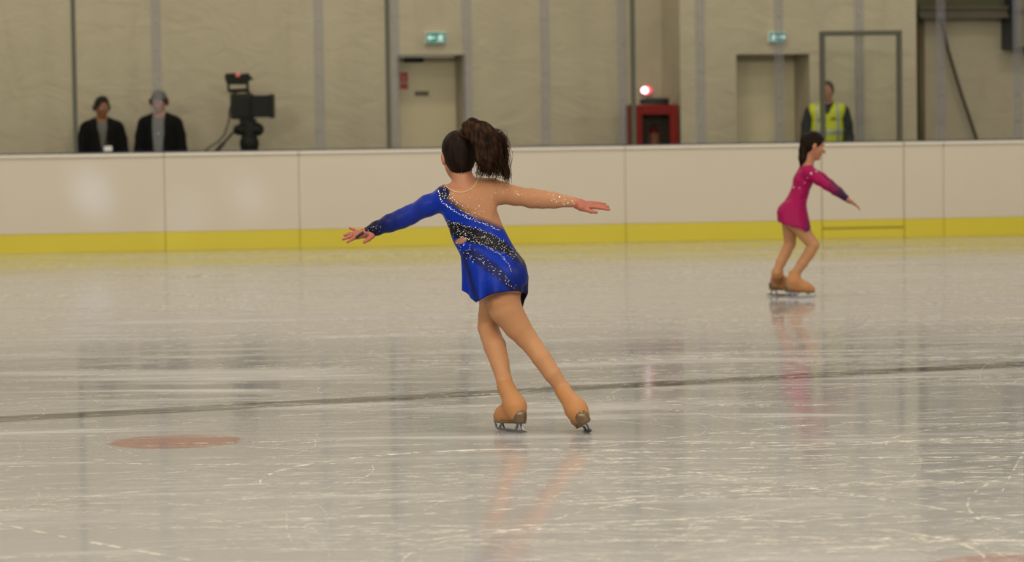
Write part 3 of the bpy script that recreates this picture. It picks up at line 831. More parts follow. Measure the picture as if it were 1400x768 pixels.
    t = (~isblue) * sm(dd, 7, 1) * sm(qx, 640, 660) * .8; cols = mixc(cols, t, np.array((.03, .02, .06)))
    # navy patch at left shoulder
    t = (sm(np.hypot((qx - 607) / 9, (qy - 263) / 10), 1.15, .7)) * (qx > 598); cols = mixc(cols, t, NAVY)
    # sheer blue sleeve fading to black at the cuff
    sl_ = isblue & (qx < 597)
    t = sl_ * sm(qx, 600, 575) * .30; cols = mixc(cols, t, np.array((.025, .028, .13)))
    t = sl_ * sm(qx, 560, 512) * .93; cols = mixc(cols, t, BLK)
    # black crystal band across the waist
    xs = [600, 612, 625, 640, 665, 690, 705, 720]
    yc = np.interp(qx, xs, [304, 310, 315, 320, 327, 338, 349, 362]); hw = np.interp(qx, xs, [6, 8, 11, 11, 10, 8, 6, 4])
    t = isblue * sm(np.abs(qy - yc), hw + 1.5, hw - 1.5) * (qx > 603); cols = mixc(cols, t, BLK)
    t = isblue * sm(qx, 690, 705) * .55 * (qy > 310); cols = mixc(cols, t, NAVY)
    # cut-out showing skin at the waist
    t = sm(np.hypot((qx - 630) / 8, (qy - (329 + (630 - qx) * .25)) / 4.0), 1.15, .8); cols = mixc(cols, t, NUDE)
    fm = isblue[f].sum(1) >= 2
    def part(name, msk, rough, sheen):
        ff = f[msk]; u, inv = np.unique(ff, return_inverse=True)
        ob = mesh_obj(name, v[u], inv.reshape(-1, 4), part_mats[name], P_, base); col_attr(ob, cols[u]); return ob
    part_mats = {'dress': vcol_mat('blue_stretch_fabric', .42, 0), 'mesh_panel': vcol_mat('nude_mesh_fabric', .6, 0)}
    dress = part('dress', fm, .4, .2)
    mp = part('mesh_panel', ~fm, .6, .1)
    mp['label'] = 'nude see-through mesh back and right sleeve'
    # neckline piping
    pts = []
    for a in np.linspace(.12, .90, 26):
        w_ = math.pi * a
        pts.append((629 - 25.6 * math.cos(w_) * 1.0, 236 + 25.6 * math.sin(w_)))
    bvh = BVHTree.FromPolygons([tuple(x) for x in v], [tuple(map(int, x)) for x in f])
    def onto(px, py, off=.001, tree=bvh):
        d = nrm(ray(px, py)); h_ = tree.ray_cast(Vector(CAM), Vector(d))
        return None if h_[0] is None else np.array(h_[0]) - d * off
    pp = [onto(x, y + 1.2) for x, y in pts]; pp = [p_ for p_ in pp if p_ is not None]
    MB().tube(pp, .0026, 6).build('neck_trim', mat('nude_piping', (.52, .33, .20, 1), .6), P_, base, True)
    # finger loop of the left sleeve
    MB().tube([G(497, 317.5, .085), G(493, 320, .083), G(488, 324, .09), G(487, 325.5, .105)], [.006, .007, .006, .004], 8).build('sleeve_loop', mat('black_cuff', (.01, .009, .012, 1), .6), P_, base, True)
    # --- skirt
    nt, nv = 120, 26; sv = []; sc = []
    for j in range(nv + 1):
        t = j / nv
        for i in range(nt):
            th = 2 * math.pi * i / nt      # 0 = towards the camera
            s_, c_ = math.sin(th), math.cos(th)
            back = c_ > -.15
            xi = 678 + 44 * s_
            hem = np.interp(xi, [632, 640, 650, 657, 664, 680, 704, 712, 722], [392, 405, 413.5, 410, 405, 400, 397.5, 398.5, 402]) if c_ > 0 else \
                np.interp(xi, [632, 645, 656, 664, 690, 706, 716, 722], [392, 405, 414, 421, 416, 412, 421, 402])
            y0 = max(337, 338 + (xi - 665) * .42)
            y = y0 + (hem - y0) * t
            xl = np.interp(y, [325, 337, 356, 378, 400, 425], [627, 628.5, 630.5, 632.5, 634, 637]); xr = np.interp(y, [325, 337, 356, 378, 400, 425], [696, 703.5, 717.5, 722.5, 721.5, 719])
            cx, hwx = (xl + xr) / 2, (xr - xl) / 2
            fold = t * t * (2.6 * math.sin(th * 9 + 1.1) + 1.8 * math.sin(th * 14 + 2.0)) * (1.5 if s_ < -.3 else .7)
            x = cx + (hwx + fold * .5) * s_
            dep = np.interp(y, [325, 340, 365, 385, 425], [.080, .086, .118, .128, .135]) + fold * .0034
            sv.append(G(x, y, -dep * c_ + .0)); 
            # dyed navy and black bands, darker towards the right edge and hem
            col = BLUE * 1.08
            col = BLUE * 1.08
            def band(pts_, hwid, dark, k_):
                yy = np.interp(x, [p_[0] for p_ in pts_], [p_[1] for p_ in pts_]); q_ = max(0, min(1, (hwid + 4 - abs(y - yy)) / 5)); return q_ * k_
            q_ = band([(630, 336), (655, 354), (680, 371), (702, 394)], 8, 0, .85) * (1 if c_ > -.2 else 0)
            col = col * (1 - q_) + NAVY * q_
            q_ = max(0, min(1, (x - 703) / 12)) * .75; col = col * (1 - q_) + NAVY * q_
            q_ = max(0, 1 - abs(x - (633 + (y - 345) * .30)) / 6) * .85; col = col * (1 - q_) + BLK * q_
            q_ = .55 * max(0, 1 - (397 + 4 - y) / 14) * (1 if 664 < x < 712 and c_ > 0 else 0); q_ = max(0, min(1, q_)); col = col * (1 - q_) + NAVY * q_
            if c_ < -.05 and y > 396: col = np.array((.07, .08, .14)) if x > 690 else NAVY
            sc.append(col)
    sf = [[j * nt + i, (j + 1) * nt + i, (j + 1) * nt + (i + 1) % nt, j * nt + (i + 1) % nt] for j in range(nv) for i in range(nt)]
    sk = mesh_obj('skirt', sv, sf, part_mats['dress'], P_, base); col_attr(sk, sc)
    so = sk.modifiers.new('thickness', 'SOLIDIFY'); so.thickness = .002; so.offset = 0
    bvs = BVHTree.FromPolygons([tuple(x) for x in sv], sf)
    # --- crystals
    st = MB(); ico = bmesh.new(); bmesh.ops.create_icosphere(ico, subdivisions=1, radius=1)
    iv = [np.array(w_.co) for w_ in ico.verts]; iff = [[w_.index for w_ in q_.verts] for q_ in ico.faces]; ico.free()
    def stone(px, py, size=1.0):
        a = onto(px, py, .0008); b = onto(px, py, .0008, bvs)
        c = a if b is None else (b if a is None or (b - CAM) @ fw < (a - CAM) @ fw else a)
        if c is None: return
        rad = .00195 * size * random.uniform(.75, 1.25)
        st.add([c + w_ * rad for w_ in iv], iff)
    def line(pts_, n, spread, size=1.0):
        xs_, ys_ = zip(*pts_)
        L = np.concatenate([[0], np.cumsum(np.hypot(np.diff(xs_), np.diff(ys_)))])
        for i in range(n):
            d = (i + .5 + random.uniform(-.3, .3)) / n * L[-1]
            stone(np.interp(d, L, xs_) + random.gauss(0, spread), np.interp(d, L, ys_) + random.gauss(0, spread), size)
    line([(599, 259), (601, 268), (606, 277), (618, 286.5), (632, 294), (650, 302), (668, 308), (684, 315)], 84, .7, .85)
    line([(603, 257), (610, 265), (620, 272)], 22, 2.8, .7)
    line([(606, 268), (622, 279), (640, 288), (655, 296)], 30, 2.6, .85)
    line([(611, 303), (630, 307), (648, 312), (668, 318), (690, 330)], 50, .9, .8)
    line([(616, 311), (640, 320), (665, 327), (690, 339), (706, 352)], 160, 3.8, .72)
    line([(630, 324), (648, 330), (668, 338), (686, 349), (695, 360), (699, 372)], 64, .7, .8)
    line([(632, 338), (645, 348), (652, 355)], 34, 5.0, .8)
    line([(650, 352), (668, 362), (684, 374), (692, 383), (700, 393)], 42, 3.2, .9)
    line([(640, 278), (665, 272), (672, 290)], 16, 9, .8)
    line([(752, 268), (775, 272), (786, 276)], 42, 4.5, .8)
    line([(690, 262), (735, 270)], 9, 6, .8)
    line([(500, 314), (520, 309)], 14, 2.5, .6)
    line([(695, 440), (706, 458)], 3, 4, .8)
    rs = st.build('rhinestone', M['stone'], P_, base); rs['kind'] = 'stuff'
    # --- tights
    tg = Sdf(); tg.ops = legs.ops
    tcut = [plane_cut(TL(0, 0, .20) * 0 + G(688, 523), V3(.12, 0, -1)), plane_cut(G(690, 378), V3(0, 0, 1))]
    ankL, ankR = G(689.8, 524, -.01), G(770, 534, -.01)
    axR = nrm(ankR - G(757, 513, -.01))
    cutR = lambda Q: np.where(Q[:, 0] > G(735, 480)[0], (Q - G(769.5, 536)) @ axR, -1.0)
    cutL = lambda Q: np.where(Q[:, 0] < G(722, 520)[0], (Q - G(690, 530)) @ V3(0, 0, -1.0), -1.0)
    v2, f2 = tg.mesh(.004, .0035, [plane_cut(G(690, 384), V3(0, 0, 1)), cutL, cutR])
    mesh_obj('tights', v2, f2, M['tights'], P_, base)
    # --- skates
    for T_, R_, ank, cr in ((TL, RL, G(690, 525, -.012), r_(11.2)), (TR, RR, G(769, 533, -.012), r_(10.6))):
        Sb = Sdf(); boot_sdf(Sb, T_, R_, .92, ank, cr, cr)
        axis = nrm(ank - T_(-.06, 0, .12))
        v3, f3 = Sb.mesh(.004, 0, [plane_cut(ank + axis * .006, axis), plane_cut(T_(0, 0, .046), -R_[2])])
        bo = mesh_obj('skate_boot', v3, f3, M['bootcov'], P_, base)
        sole_parts(bo, base, T_, R_, .92); blade_parts(bo, base, T_, R_, .92)
    # --- hair: sleek cap and a big curly ponytail
    hc = Sdf(); E = lambda p_, r: hc.ell(T(*p_), np.array(r) * HS, HR, .03)
    E((0, -.014, .030), (.079, .098, .091)); E((0, -.036, -.030), (.064, .062, .062))
    v4, f4 = hc.mesh(.004, 0, [plane_cut(T(0, .055, .045), nrm(HR[1] * .9 - HR[2] * .42 + 0)), plane_cut(T(0, 0, -.072), -nrm(HR[2] - .30 * HR[1]))])
    hm = MB(); hm.add(v4, f4.tolist()); rh = np.random.RandomState(5)
    for i in range(90):
        xx = rh.uniform(-.058, .058); zz = -.066 + rh.normal(0, .004) + abs(xx) * .25
        yy = -.088 * math.sqrt(max(.05, 1 - (xx / .072) ** 2)) + .014
        L = rh.uniform(.012, .030)
        hm.tube([T(xx, yy, zz + .012), T(xx * .97, yy + .002, zz - L * .4), T(xx * .9 + rh.normal(0, .003), yy + .008, zz - L)], [.0016, .0012, .0004], 4, False)
    hm.build('hair', M['hair'], P_, base, True)
    tie = G(636, 180, -.06)
    MB().tube([tie + V3(.018 * math.cos(a), -.004 * 0, .018 * math.sin(a)) + V3(0, -.01, 0) for a in np.linspace(0, 2 * math.pi, 17)], .005, 6, False).build('hair_tie', M['hair_black'], P_, base, True)
    pt = MB()
    rg = np.random.RandomState(3)
    core = Sdf()
    core.path([(G(637, 183, -.055), r_(9)), (G(646, 177, -.075), r_(12)), (G(658, 183, -.09), r_(14)), (G(667, 197, -.095), r_(16)), (G(668, 212, -.09), r_(16)), (G(670, 222, -.085), r_(13))], .03, (DEP, .8))
    vc, fc = core.mesh(.005)
    bump = (np.sin(vc[:, 0] * 61 + 2 * np.sin(vc[:, 2] * 43)) * np.sin(vc[:, 2] * 57 + vc[:, 0] * 31 + 2 * np.sin(vc[:, 1] * 70))) * .006
    cc = vc.mean(0); dn = vc - cc; dn /= np.linalg.norm(dn, axis=1)[:, None]
    pt.add(vc + dn * bump[:, None], fc.tolist())
    for i in range(1900):
        # each lock: from the tie up, over and down to the right, spiralling
        e = rg.rand(); ang = rg.uniform(0, 2 * math.pi); rad = math.sqrt(rg.rand())
        mid = V3(655 + 17 * e + rg.normal(0, 5.5), 173 + 19 * e + rg.normal(0, 4), 0)
        late = rg.rand()
        endx = rg.uniform(651, 693); endy = rg.uniform(196, 244) if rg.rand() < .55 else rg.uniform(226, 244) - abs(endx - 680) * .14 + rg.normal(0, 2.5)
        if endx > 692: endx = 692 - rg.rand() * 5
        if endx < 646: endx = 646 + rg.rand() * 8
        if endy > 248: endy = 248 - rg.rand() * 8
        if rg.rand() < .10: endx, endy = 690 + rg.rand() * 7, 236 + rg.rand() * 14
        if rg.rand() < .10: endx, endy = 686 + rg.rand() * 9, 190 + rg.rand() * 32
        ctrl = [(636, 180, -.06), (642 + rg.normal(0, 3), 171 + rg.normal(0, 2.2), -.075), (mid[0], mid[1] + 2, -.085 + rg.normal(0, .02)), ((mid[0] + endx) / 2 + 7 + rg.normal(0, 4), (mid[1] + endy) / 2 - 4, -.09 + rg.normal(0, .028)), (endx, endy, -.085 + rg.normal(0, .03))]
        C = np.array(ctrl); n = 26; tt = np.linspace(0, 4, n)
        cx = np.array([np.interp(tt, range(5), C[:, j]) for j in range(3)])
        for _ in range(3): cx[:, 1:-1] = (cx[:, :-2] + 2 * cx[:, 1:-1] + cx[:, 2:]) / 4
        ph = rg.uniform(0, 6.28); fq = rg.uniform(.9, 3.0); am = rg.uniform(.6, 3.6)
        pts_ = []
        for j in range(n):
            w_ = j / (n - 1); A_ = am * max(0, w_ - .2) * (1.5 + .5 * math.sin(ph * 3 + 9 * w_))
            pts_.append(G(cx[0, j] + A_ * math.cos(ph + fq * 6.28 * w_), cx[1, j] + A_ * .8 * math.sin(ph + fq * 6.28 * w_), cx[2, j] + A_ * .003 * math.sin(ph * 2 + fq * 6.28 * w_)))
        r0 = rg.uniform(.0006, .0016)
        pt.tube(pts_, [r0 * (1 - .5 * j / n) for j in range(n)], 4, False)
    pt.build('ponytail', M['curls'], P_, base, True)
    # pale block standing in for the bright gap between neck and ponytail
    MB().box(G(647, 233, -.02), np.eye(3), (-.006, -.004, -.012), (.006, .004, .012), .002).build('neck_gap_block', M['stone'], P_, base)
main_skater()

# ------------------------------------------------------------------ second skater (pink dress)
KC = ice(1092, 406.5); KD = (KC - CAM) @ fw; KP = KD / FPX
def K(px, py, dy=0.0): return P(px, py, KD + dy)
kr = lambda px: px * KP
def pink_skater():
    base = KC.copy(); base[2] = 0
    FY = lambda q: (DEP, q)
    torso = Sdf(); arms = Sdf(); legs = Sdf(); nk = Sdf(); hs = Sdf()
    torso.cone(K(1102, 234), K(1098, 247), kr(10), kr(12), .02, FY(1.5))
    torso.cone(K(1098, 247), K(1093, 264), kr(12), kr(11), .02, FY(1.5))
    torso.cone(K(1093, 264), K(1084, 288), kr(11), kr(16), .02, FY(1.35))
    torso.cone(K(1105, 235, -.10), K(1105, 235, .10), kr(8), kr(8), .03)
    torso.ell(K(1078, 291, -.05), (kr(15), .07, kr(14)), None, .03); torso.ell(K(1078, 291, .05), (kr(15), .07, kr(14)), None, .03)
    arms.path([(K(1107, 237, -.11), kr(8)), (K(1119, 246, -.13), kr(6.0)), (K(1131, 254, -.14), kr(5.0)), (K(1142, 261, -.14), kr(4.8)), (K(1157, 271, -.13), kr(3.8))], .015)
    arms.path([(K(1107, 236, .11), kr(8)), (K(1122, 243, .17), kr(6.8)), (K(1134, 252, .20), kr(5.8)), (K(1146, 262, .22), kr(5.4)), (K(1160, 274, .23), kr(3.8))], .015)
    for w_, dy in ((K(1157, 271, -.13), -.13), (K(1160, 274, .23), .23)):
        dd = V3(.82, .0, -.5)
        hand(hs, w_, dd, V3(.5, 0, .82), V3(0, 1 if dy < 0 else -1, 0), .72, .3)
    HR = frame(V3(.92, .12, -.30), V3(.25, 0, 1)); HC = K(1112.5, 199, 0); HS = .88
    nk.cone(K(1109, 208, 0), K(1103, 230, 0), kr(7.5), kr(8), .02)
    T = head(nk, HC, HR, HS)
    legs.path([(K(1084, 297, -.065), kr(12.5)), (K(1097, 315, -.065), kr(9.8)), (K(1112, 335, -.07), kr(7.4)), (K(1107, 345, -.07), kr(7.0)), (K(1097, 360, -.07), kr(6.4)), (K(1087, 374, -.07), kr(5.2))], .008)
    legs.path([(K(1080, 297, .065), kr(12.5)), (K(1080, 316, .08), kr(9.0)), (K(1080, 333, .10), kr(7.2)), (K(1074, 346, .09), kr(6.8)), (K(1068, 358, .08), kr(6.2)), (K(1062, 373, .07), kr(5.0))], .008)
    ks = 1.0
    cN = ice(1094, 407.5); cF = ice(1072, 404.2)
    TN, RN = skate(None, None, cN, V3(1, -.08, 0), V3(.02, .05, 1), ks, None); TF, RF = skate(None, None, cF, V3(1, .05, 0), V3(.03, -.04, 1), ks, None)
    for T_, a in ((TN, K(1087, 374, -.07)), (TF, K(1063, 373, .07))):
        legs.cone(a, T_(-.05, 0, .12), kr(5.2), .030, .01); legs.cone(T_(-.05, 0, .105), T_(.06, 0, .078), .028, .022, .015)
    body = Sdf(); body.ops = torso.ops + legs.ops + arms.ops + nk.ops + hs.ops
    v, f = body.mesh(.0055)
    P_ = mesh_obj('person', v, f, M['skin_warm'], None, base)
    tag(P_, 'girl skater in pink dress gliding to the right with bent knees, near the far boards', 'person')
    eyes(P_, base, T, HR, HS, (M['sclera'], M['iris']))
    dr = Sdf(); dr.ops = torso.ops + arms.ops
    wd = nrm(K(1157, 271) - K(1142, 261))
    v, f = dr.mesh(.0055, .005, [plane_cut(K(1106, 225.5), nrm(V3(-.1, 0, 1))), plane_cut(K(1156.5, 271), wd), plane_cut(K(1084, 304), V3(0, 0, -1))])
    qx, qy = proj(v)
    PINK = np.array((.31, .004, .075)); DK = np.array((.035, .012, .05))
    t = np.clip((qx - 1126) / 26, 0, 1)[:, None]
    cols = PINK * (1 - t) + DK * t
    pm = vcol_mat('pink_stretch_fabric', .5, 0)
    o = mesh_obj('dress', v, f, pm, P_, base); col_attr(o, cols)
    bv = BVHTree.FromPolygons([tuple(x) for x in v], [tuple(map(int, x)) for x in f])
    nt, nv = 72, 14; sv = []; sc = []
    for j in range(nv + 1):
        t = j / nv
        for i in range(nt):
            th = 2 * math.pi * i / nt; s_, c_ = math.sin(th), math.cos(th)
            xi = 1084 + 21 * s_
            hem = np.interp(xi, [1063, 1075, 1088, 1096, 1105], [303, 307, 312, 317, 313]); y0 = 272 - (xi - 1086) * .15
            y = y0 + (hem - y0) * t
            xl = np.interp(y, [268, 280, 290, 300, 318], [1080, 1068, 1062.5, 1063, 1070]); xr = np.interp(y, [268, 280, 290, 300, 318], [1104, 1102.5, 1104, 1106, 1109])
            fold = t * t * .8 * math.sin(th * 8)
            se = lambda a_: math.copysign(abs(a_) ** .68, a_)
            sv.append(K((xl + xr) / 2 + ((xr - xl) / 2 + fold) * se(s_), y, -(np.interp(y, [268, 285, 318], [.105, .142, .165]) + fold * .004) * se(c_)))
            d_ = max(0, (xi - 1090) / 12) * max(0, (t - .55) / .45); d_ = min(.85, d_); sc.append(PINK * (1 - d_) + np.array((.06, .012, .09)) * d_)
    sf = [[j * nt + i, (j + 1) * nt + i, (j + 1) * nt + (i + 1) % nt, j * nt + (i + 1) % nt] for j in range(nv) for i in range(nt)]
    sk = mesh_obj('skirt', sv, sf, pm, P_, base); col_attr(sk, sc)
    so = sk.modifiers.new('thickness', 'SOLIDIFY'); so.thickness = .002; so.offset = 0
    st = MB()
    for x, y, s_ in ((1109, 237, 2.2), (1116, 234, 1.8), (1085, 256, 1.7), (1093, 257, 1.1), (1073, 283, 1.3), (1094, 234, 1.1), (1104, 243, 1), (1100, 250, 1)):
        h_ = bv.ray_cast(Vector(CAM), Vector(nrm(ray(x, y))))[0]
        if h_ is None: continue
        bm = bmesh.new(); bmesh.ops.create_icosphere(bm, subdivisions=1, radius=.004 * s_)
        st.add([np.array(h_) + np.array(w_.co) for w_ in bm.verts], [[w_.index for w_ in q_.verts] for q_ in bm.faces]); bm.free()
    rs = st.build('rhinestone', M['stone'], P_, base); rs['kind'] = 'stuff'
    tg = Sdf(); tg.ops = legs.ops
    v, f = tg.mesh(.0055, .004, [plane_cut(K(1085, 300), V3(0, 0, 1)), plane_cut(K(1085, 378), V3(0, 0, -1))])
    mesh_obj('tights', v, f, M['tights'], P_, base)
    for T_, R_, ank in ((TN, RN, K(1087, 373, -.07)), (TF, RF, K(1063, 372, .07))):
        Sb = Sdf(); boot_sdf(Sb, T_, R_, ks, ank, 0, kr(8.0)); ax_ = nrm(ank - T_(-.06, 0, .12))
        v3, f3 = Sb.mesh(.0055, 0, [plane_cut(ank, ax_), plane_cut(T_(0, 0, .046), -R_[2])])
        bo = mesh_obj('skate_boot', v3, f3, M['bootcov'], P_, base)
        sole_parts(bo, base, T_, R_, ks); blade_parts(bo, base, T_, R_, ks)
    hc = Sdf(); hc.ell(T(0, -.014, .030), V3(.079, .099, .092) * HS, HR, .03); hc.ell(T(0, -.04, -.02), V3(.066, .062, .06) * HS, HR, .03)
    v4, f4 = hc.mesh(.0055, 0, [plane_cut(T(0, .055, .045), nrm(HR[1] * .9 - HR[2] * .42)), plane_cut(T(0, 0, -.062), -nrm(HR[2] - .3 * HR[1]))])
    mesh_obj('hair', v4, f4, M['hair'], P_, base)
    pt = Sdf(); pt.path([(T(0, -.10, .03), kr(5.5)), (K(1099, 206, -.01), kr(6.5)), (K(1097.5, 216, -.015), kr(5.5)), (K(1096, 226, -.02), kr(3))], .02)
    mesh_obj('ponytail', *pt.mesh(.0055), M['hair'], P_, base)
pink_skater()

# ------------------------------------------------------------------ bystanders behind the boards
def adult(base, face, ht, skin, jac, label, headdir, hair, opts):
    k = ht / 1.78; Rb = frame(face, BZ)
    T = lambda x, y, z: np.asarray(base) + V3(x, y, z) * k @ Rb
    torso = Sdf(); arms = Sdf(); legs = Sdf(); nk = Sdf(); hs = Sdf(); ft = Sdf(); fl = lambda q: (Rb[1], q)
    torso.cone(T(0, .01, 1.36), T(0, .01, 1.20), .155 * k, .150 * k, .03, fl(.68)); torso.cone(T(0, .01, 1.20), T(0, 0, .98), .150 * k, .150 * k, .03, fl(.70))
    torso.cone(T(-.155, 0, 1.425), T(.155, 0, 1.425), .062 * k, .062 * k, .04)
    for q in (-1, 1):
        torso.cone(T(q * .04, -.01, 1.50), T(q * .15, 0, 1.44), .045 * k, .055 * k, .03)
        arms.path([(T(q * .185, 0, 1.42), .062 * k), (T(q * .225, -.01, 1.28), .055 * k), (T(q * .245, 0, 1.13), .047 * k), (T(q * .235, .09, 1.0), .042 * k), (T(q * .215, .16, .90), .031 * k)], .02)
        hand(hs, T(q * .215, .16, .90), nrm(V3(-q * .1, .5, -.85) @ Rb), V3(q, .3, 0) @ Rb, V3(-q * .3, 1, .4) @ Rb, .95 * k)
        legs.path([(T(q * .085, 0, .95), .095 * k), (T(q * .095, .0, .72), .080 * k), (T(q * .10, .01, .50), .058 * k), (T(q * .10, -.01, .34), .055 * k), (T(q * .105, -.02, .09), .038 * k)], .03)
        ft.cone(T(q * .105, -.03, .05), T(q * .125, .13, .035), .042 * k, .036 * k, .02); ft.cone(T(q * .105, -.02, .12), T(q * .105, -.02, .06), .045 * k, .045 * k, .02)
    nk.cone(T(0, -.005, 1.60), T(0, -.005, 1.44), .055 * k, .062 * k, .03)
    HR = frame(headdir, BZ); HC = T(0, .025, 1.665); TH = head(nk, HC, HR, k)
    body = Sdf(); body.ops = torso.ops + legs.ops + arms.ops + nk.ops + hs.ops + ft.ops
    P_ = mesh_obj('person', *body.mesh(.009), skin, None, base)
    tag(P_, label, 'person'); eyes(P_, base, TH, HR, k, (M['sclera'], M['iris']))
    j = Sdf(); j.ops = torso.ops + arms.ops
    nc = T(0, .03, 1.545); wc = [plane_cut(T(0, .165, .90) , nrm(V3(0, .5, -.85) @ Rb))]
    vneck = opts.get('vneck', .10)
    def vcut(Q):
        L = (Q - np.asarray(base)) @ Rb.T / k
        return np.where(L[:, 1] > 0, vneck * np.clip((L[:, 2] - opts.get('vlow', 1.15)) / .35, 0, 1) - np.abs(L[:, 0]), -1.0) * k
    cuts = [lambda Q: .072 * k - np.sqrt((((Q - nc)) ** 2).sum(-1)), plane_cut(T(0, 0, .93), V3(0, 0, -1.0))]
    cuts[1] = lambda Q: np.where(np.abs((Q - base) @ Rb[0]) < .17 * k, (T(0, 0, .93)[2] - Q[:, 2]), T(0, 0, .915)[2] - Q[:, 2])
    if opts.get('open', True): cuts.append(vcut)
    mesh_obj('jacket', *j.mesh(.008, .013, cuts), jac, P_, base)
    if opts.get('open', True):
        sh = Sdf(); sh.ops = torso.ops
        mesh_obj('shirt', *sh.mesh(.009, .006, [cuts[0], plane_cut(T(0, 0, .95), V3(0, 0, -1.0)), plane_cut(T(0, 0, 0), -Rb[1])]), opts['shirt'], P_, base)
    if 'collar' in opts:
        cr = MB(); cr.tube([T(.062 * math.cos(a), .005 + .062 * math.sin(a), 1.50 + .012 * math.sin(-a)) for a in np.linspace(0, 2 * math.pi, 25)], .024 * k, 8, False)
        cr.build('collar', opts['collar'], P_, base, True)
    tr = Sdf(); tr.ops = legs.ops
    mesh_obj('trousers', *tr.mesh(.009, .010, [plane_cut(T(0, 0, 1.0), V3(0, 0, 1.0)), plane_cut(T(0, 0, .08), V3(0, 0, -1.0))]), M['cloth_dark'], P_, base)
    for q in (0, 1):
        sf_ = Sdf(); sf_.ops = ft.ops[q * 2:q * 2 + 2]
        mesh_obj('shoe', *sf_.mesh(.007, .006, [plane_cut(T(0, 0, .001), V3(0, 0, -1.0))]), M['black'], P_, base)
    if hair:
        hc = Sdf(); g = opts.get('hair_up', 0)
        hc.ell(TH(0, -.014, .032 + g), V3(.081, .100, .092) * k, HR, .03)
        mesh_obj('hair', *hc.mesh(.007, 0, [plane_cut(TH(0, .062, .055), nrm(HR[1] * .95 - HR[2] * .3)), plane_cut(TH(0, 0, -.03), -nrm(HR[2] - .55 * HR[1] * 1.0))]), hair, P_, base)
    return P_, T, TH, HR, Rb, k, torso, cuts
M['cloth_black'] = mat('black_jacket', (.006, .006, .006, 1), .9, 0, .2, 40, .1, .08)
M['cloth_dark'] = mat('dark_trousers', (.02, .02, .024, 1), .85)
M['shirt_grey'] = mat('grey_shirt', (.10, .10, .095, 1), .8)
M['hivis'] = mat('hi_vis_yellow', (.52, .56, .02, 1), .7, 0, .08, 20)
M['reflect'] = mat('grey_reflective_tape', (.34, .35, .33, 1), .35, .3)
M['badge'] = mat('white_badge', (.85, .84, .82, 1), .5)
def gp(px, d):
    p = P(px, 200, d); p[2] = 0; return p
# man 1: bareheaded with headset
b1 = gp(140, 33.55)
P1, T, TH, HR, Rb, k, _, _ = adult(b1, V3(.18, -1, 0), 1.745, M['skin_brown'], M['cloth_black'], 'man in black jacket and headphones leaning by the leftmost post, white badge on chest',
                                 V3(.62, -1, -.28), M['hair_black'], {'shirt': M['shirt_grey'], 'vneck': .055, 'vlow': 1.10})
def headset(P_, b, TH, HR, k, m1, m2):
    MB().tube([TH(.088 * math.cos(a), -.005, .02 + .105 * math.sin(a)) for a in np.linspace(0, math.pi, 19)], .010 * k, 8).build('headband', m1, P_, b, True)
    for q in (-1, 1):
        S = Sdf(); S.ell(TH(q * .090, -.005, -.005), V3(.022, .036, .042) * k, HR)
        mesh_obj('ear_cup', *S.mesh(.007), m2, P_, b)
headset(P1, b1, TH, HR, k, M['black'], M['black'])
MB().box(T(-.06, .135, 1.178), Rb, (-.045, -.004, -.03), (.045, .004, .03), .003).build('badge', M['badge'], P1, b1)
MB().tube([T(-.06, .115, 1.42), T(-.03, .125, 1.28), T(-.06, .132, 1.208)], .004, 6).tube([T(.06, .115, 1.42), T(.0, .128, 1.29), T(-.06, .132, 1.208)], .004, 6).build('lanyard', mat('olive_lanyard', srgb(90, 85, 50), .7), P1, b1, True)
# man 2: cap with red-trimmed headset
b2 = gp(219.5, 33.6)
P2, T, TH, HR, Rb, k, _, _ = adult(b2, V3(-.10, -1, 0), 1.80, M['skin_pale'], M['cloth_black'], 'man in grey cap and red-trimmed headset, black jacket, beside the broadcast camera',
                                 V3(-.18, -1, -.12), M['hair_black'], {'shirt': M['shirt_grey'], 'vneck': .07, 'vlow': .95})
S = Sdf(); S.ell(TH(0, -.012, .038), V3(.086, .104, .092) * k, HR)
cp = mesh_obj('cap', *S.mesh(.007, 0, [plane_cut(TH(0, .0, .028), -HR[2])]), mat('grey_cap', (.09, .085, .09, 1), .8), P2, b2)
headset(P2, b2, TH, HR, k, M['black'], M['black'])
S = Sdf(); S.ell(TH(.108, .01, .012), V3(.008, .026, .03) * k, HR); mesh_obj('ear_cup_cover', *S.mesh(.005), M['red'], P2, b2)
S = Sdf(); S.ell(TH(-.108, .01, .012), V3(.008, .026, .03) * k, HR); mesh_obj('ear_cup_cover', *S.mesh(.005), M['red'], P2, b2)
# man 3: high visibility vest
b3 = gp(1131, 34.3)
P3, T, TH, HR, Rb, k, torso, cuts = adult(b3, V3(-.05, -1, 0), 1.83, M['skin_pale'], mat('charcoal_jacket', (.022, .023, .025, 1), .8), 'man in yellow high-visibility vest over dark jacket, standing behind the gate',
                                 V3(-.15, -1, -.1), M['hair_grey'], {'open': False, 'collar': M['cloth_black'], 'hair_up': -.012})
vst = Sdf(); vst.ops = torso.ops
def vcut3(Q):
    L = (Q - np.asarray(b3)) @ Rb.T / k
    vn = np.where(L[:, 1] > 0, .075 * np.clip((L[:, 2] - 1.38) / .14, 0, 1) - np.abs(L[:, 0]), -1.0) * k
    return np.maximum(vn, (np.abs(L[:, 0]) - .205) * k)
vo = mesh_obj('vest', *vst.mesh(.008, .021, [cuts[0], vcut3, plane_cut(T(0, 0, .86), V3(0, 0, -1.0))]), M['hivis'], P3, b3)
def vest_band(name, inside, mt):
    mesh_obj(name, *vst.mesh(.008, .0245, [cuts[0], vcut3, inside]), mt, vo, b3)
LL = lambda Q: (Q - np.asarray(b3)) @ Rb.T / k
for q in (-1, 1):
    vest_band('shoulder_stripe', lambda Q, q=q: (np.abs(LL(Q)[:, 0] - q * .115) - .018) * k, M['reflect'])
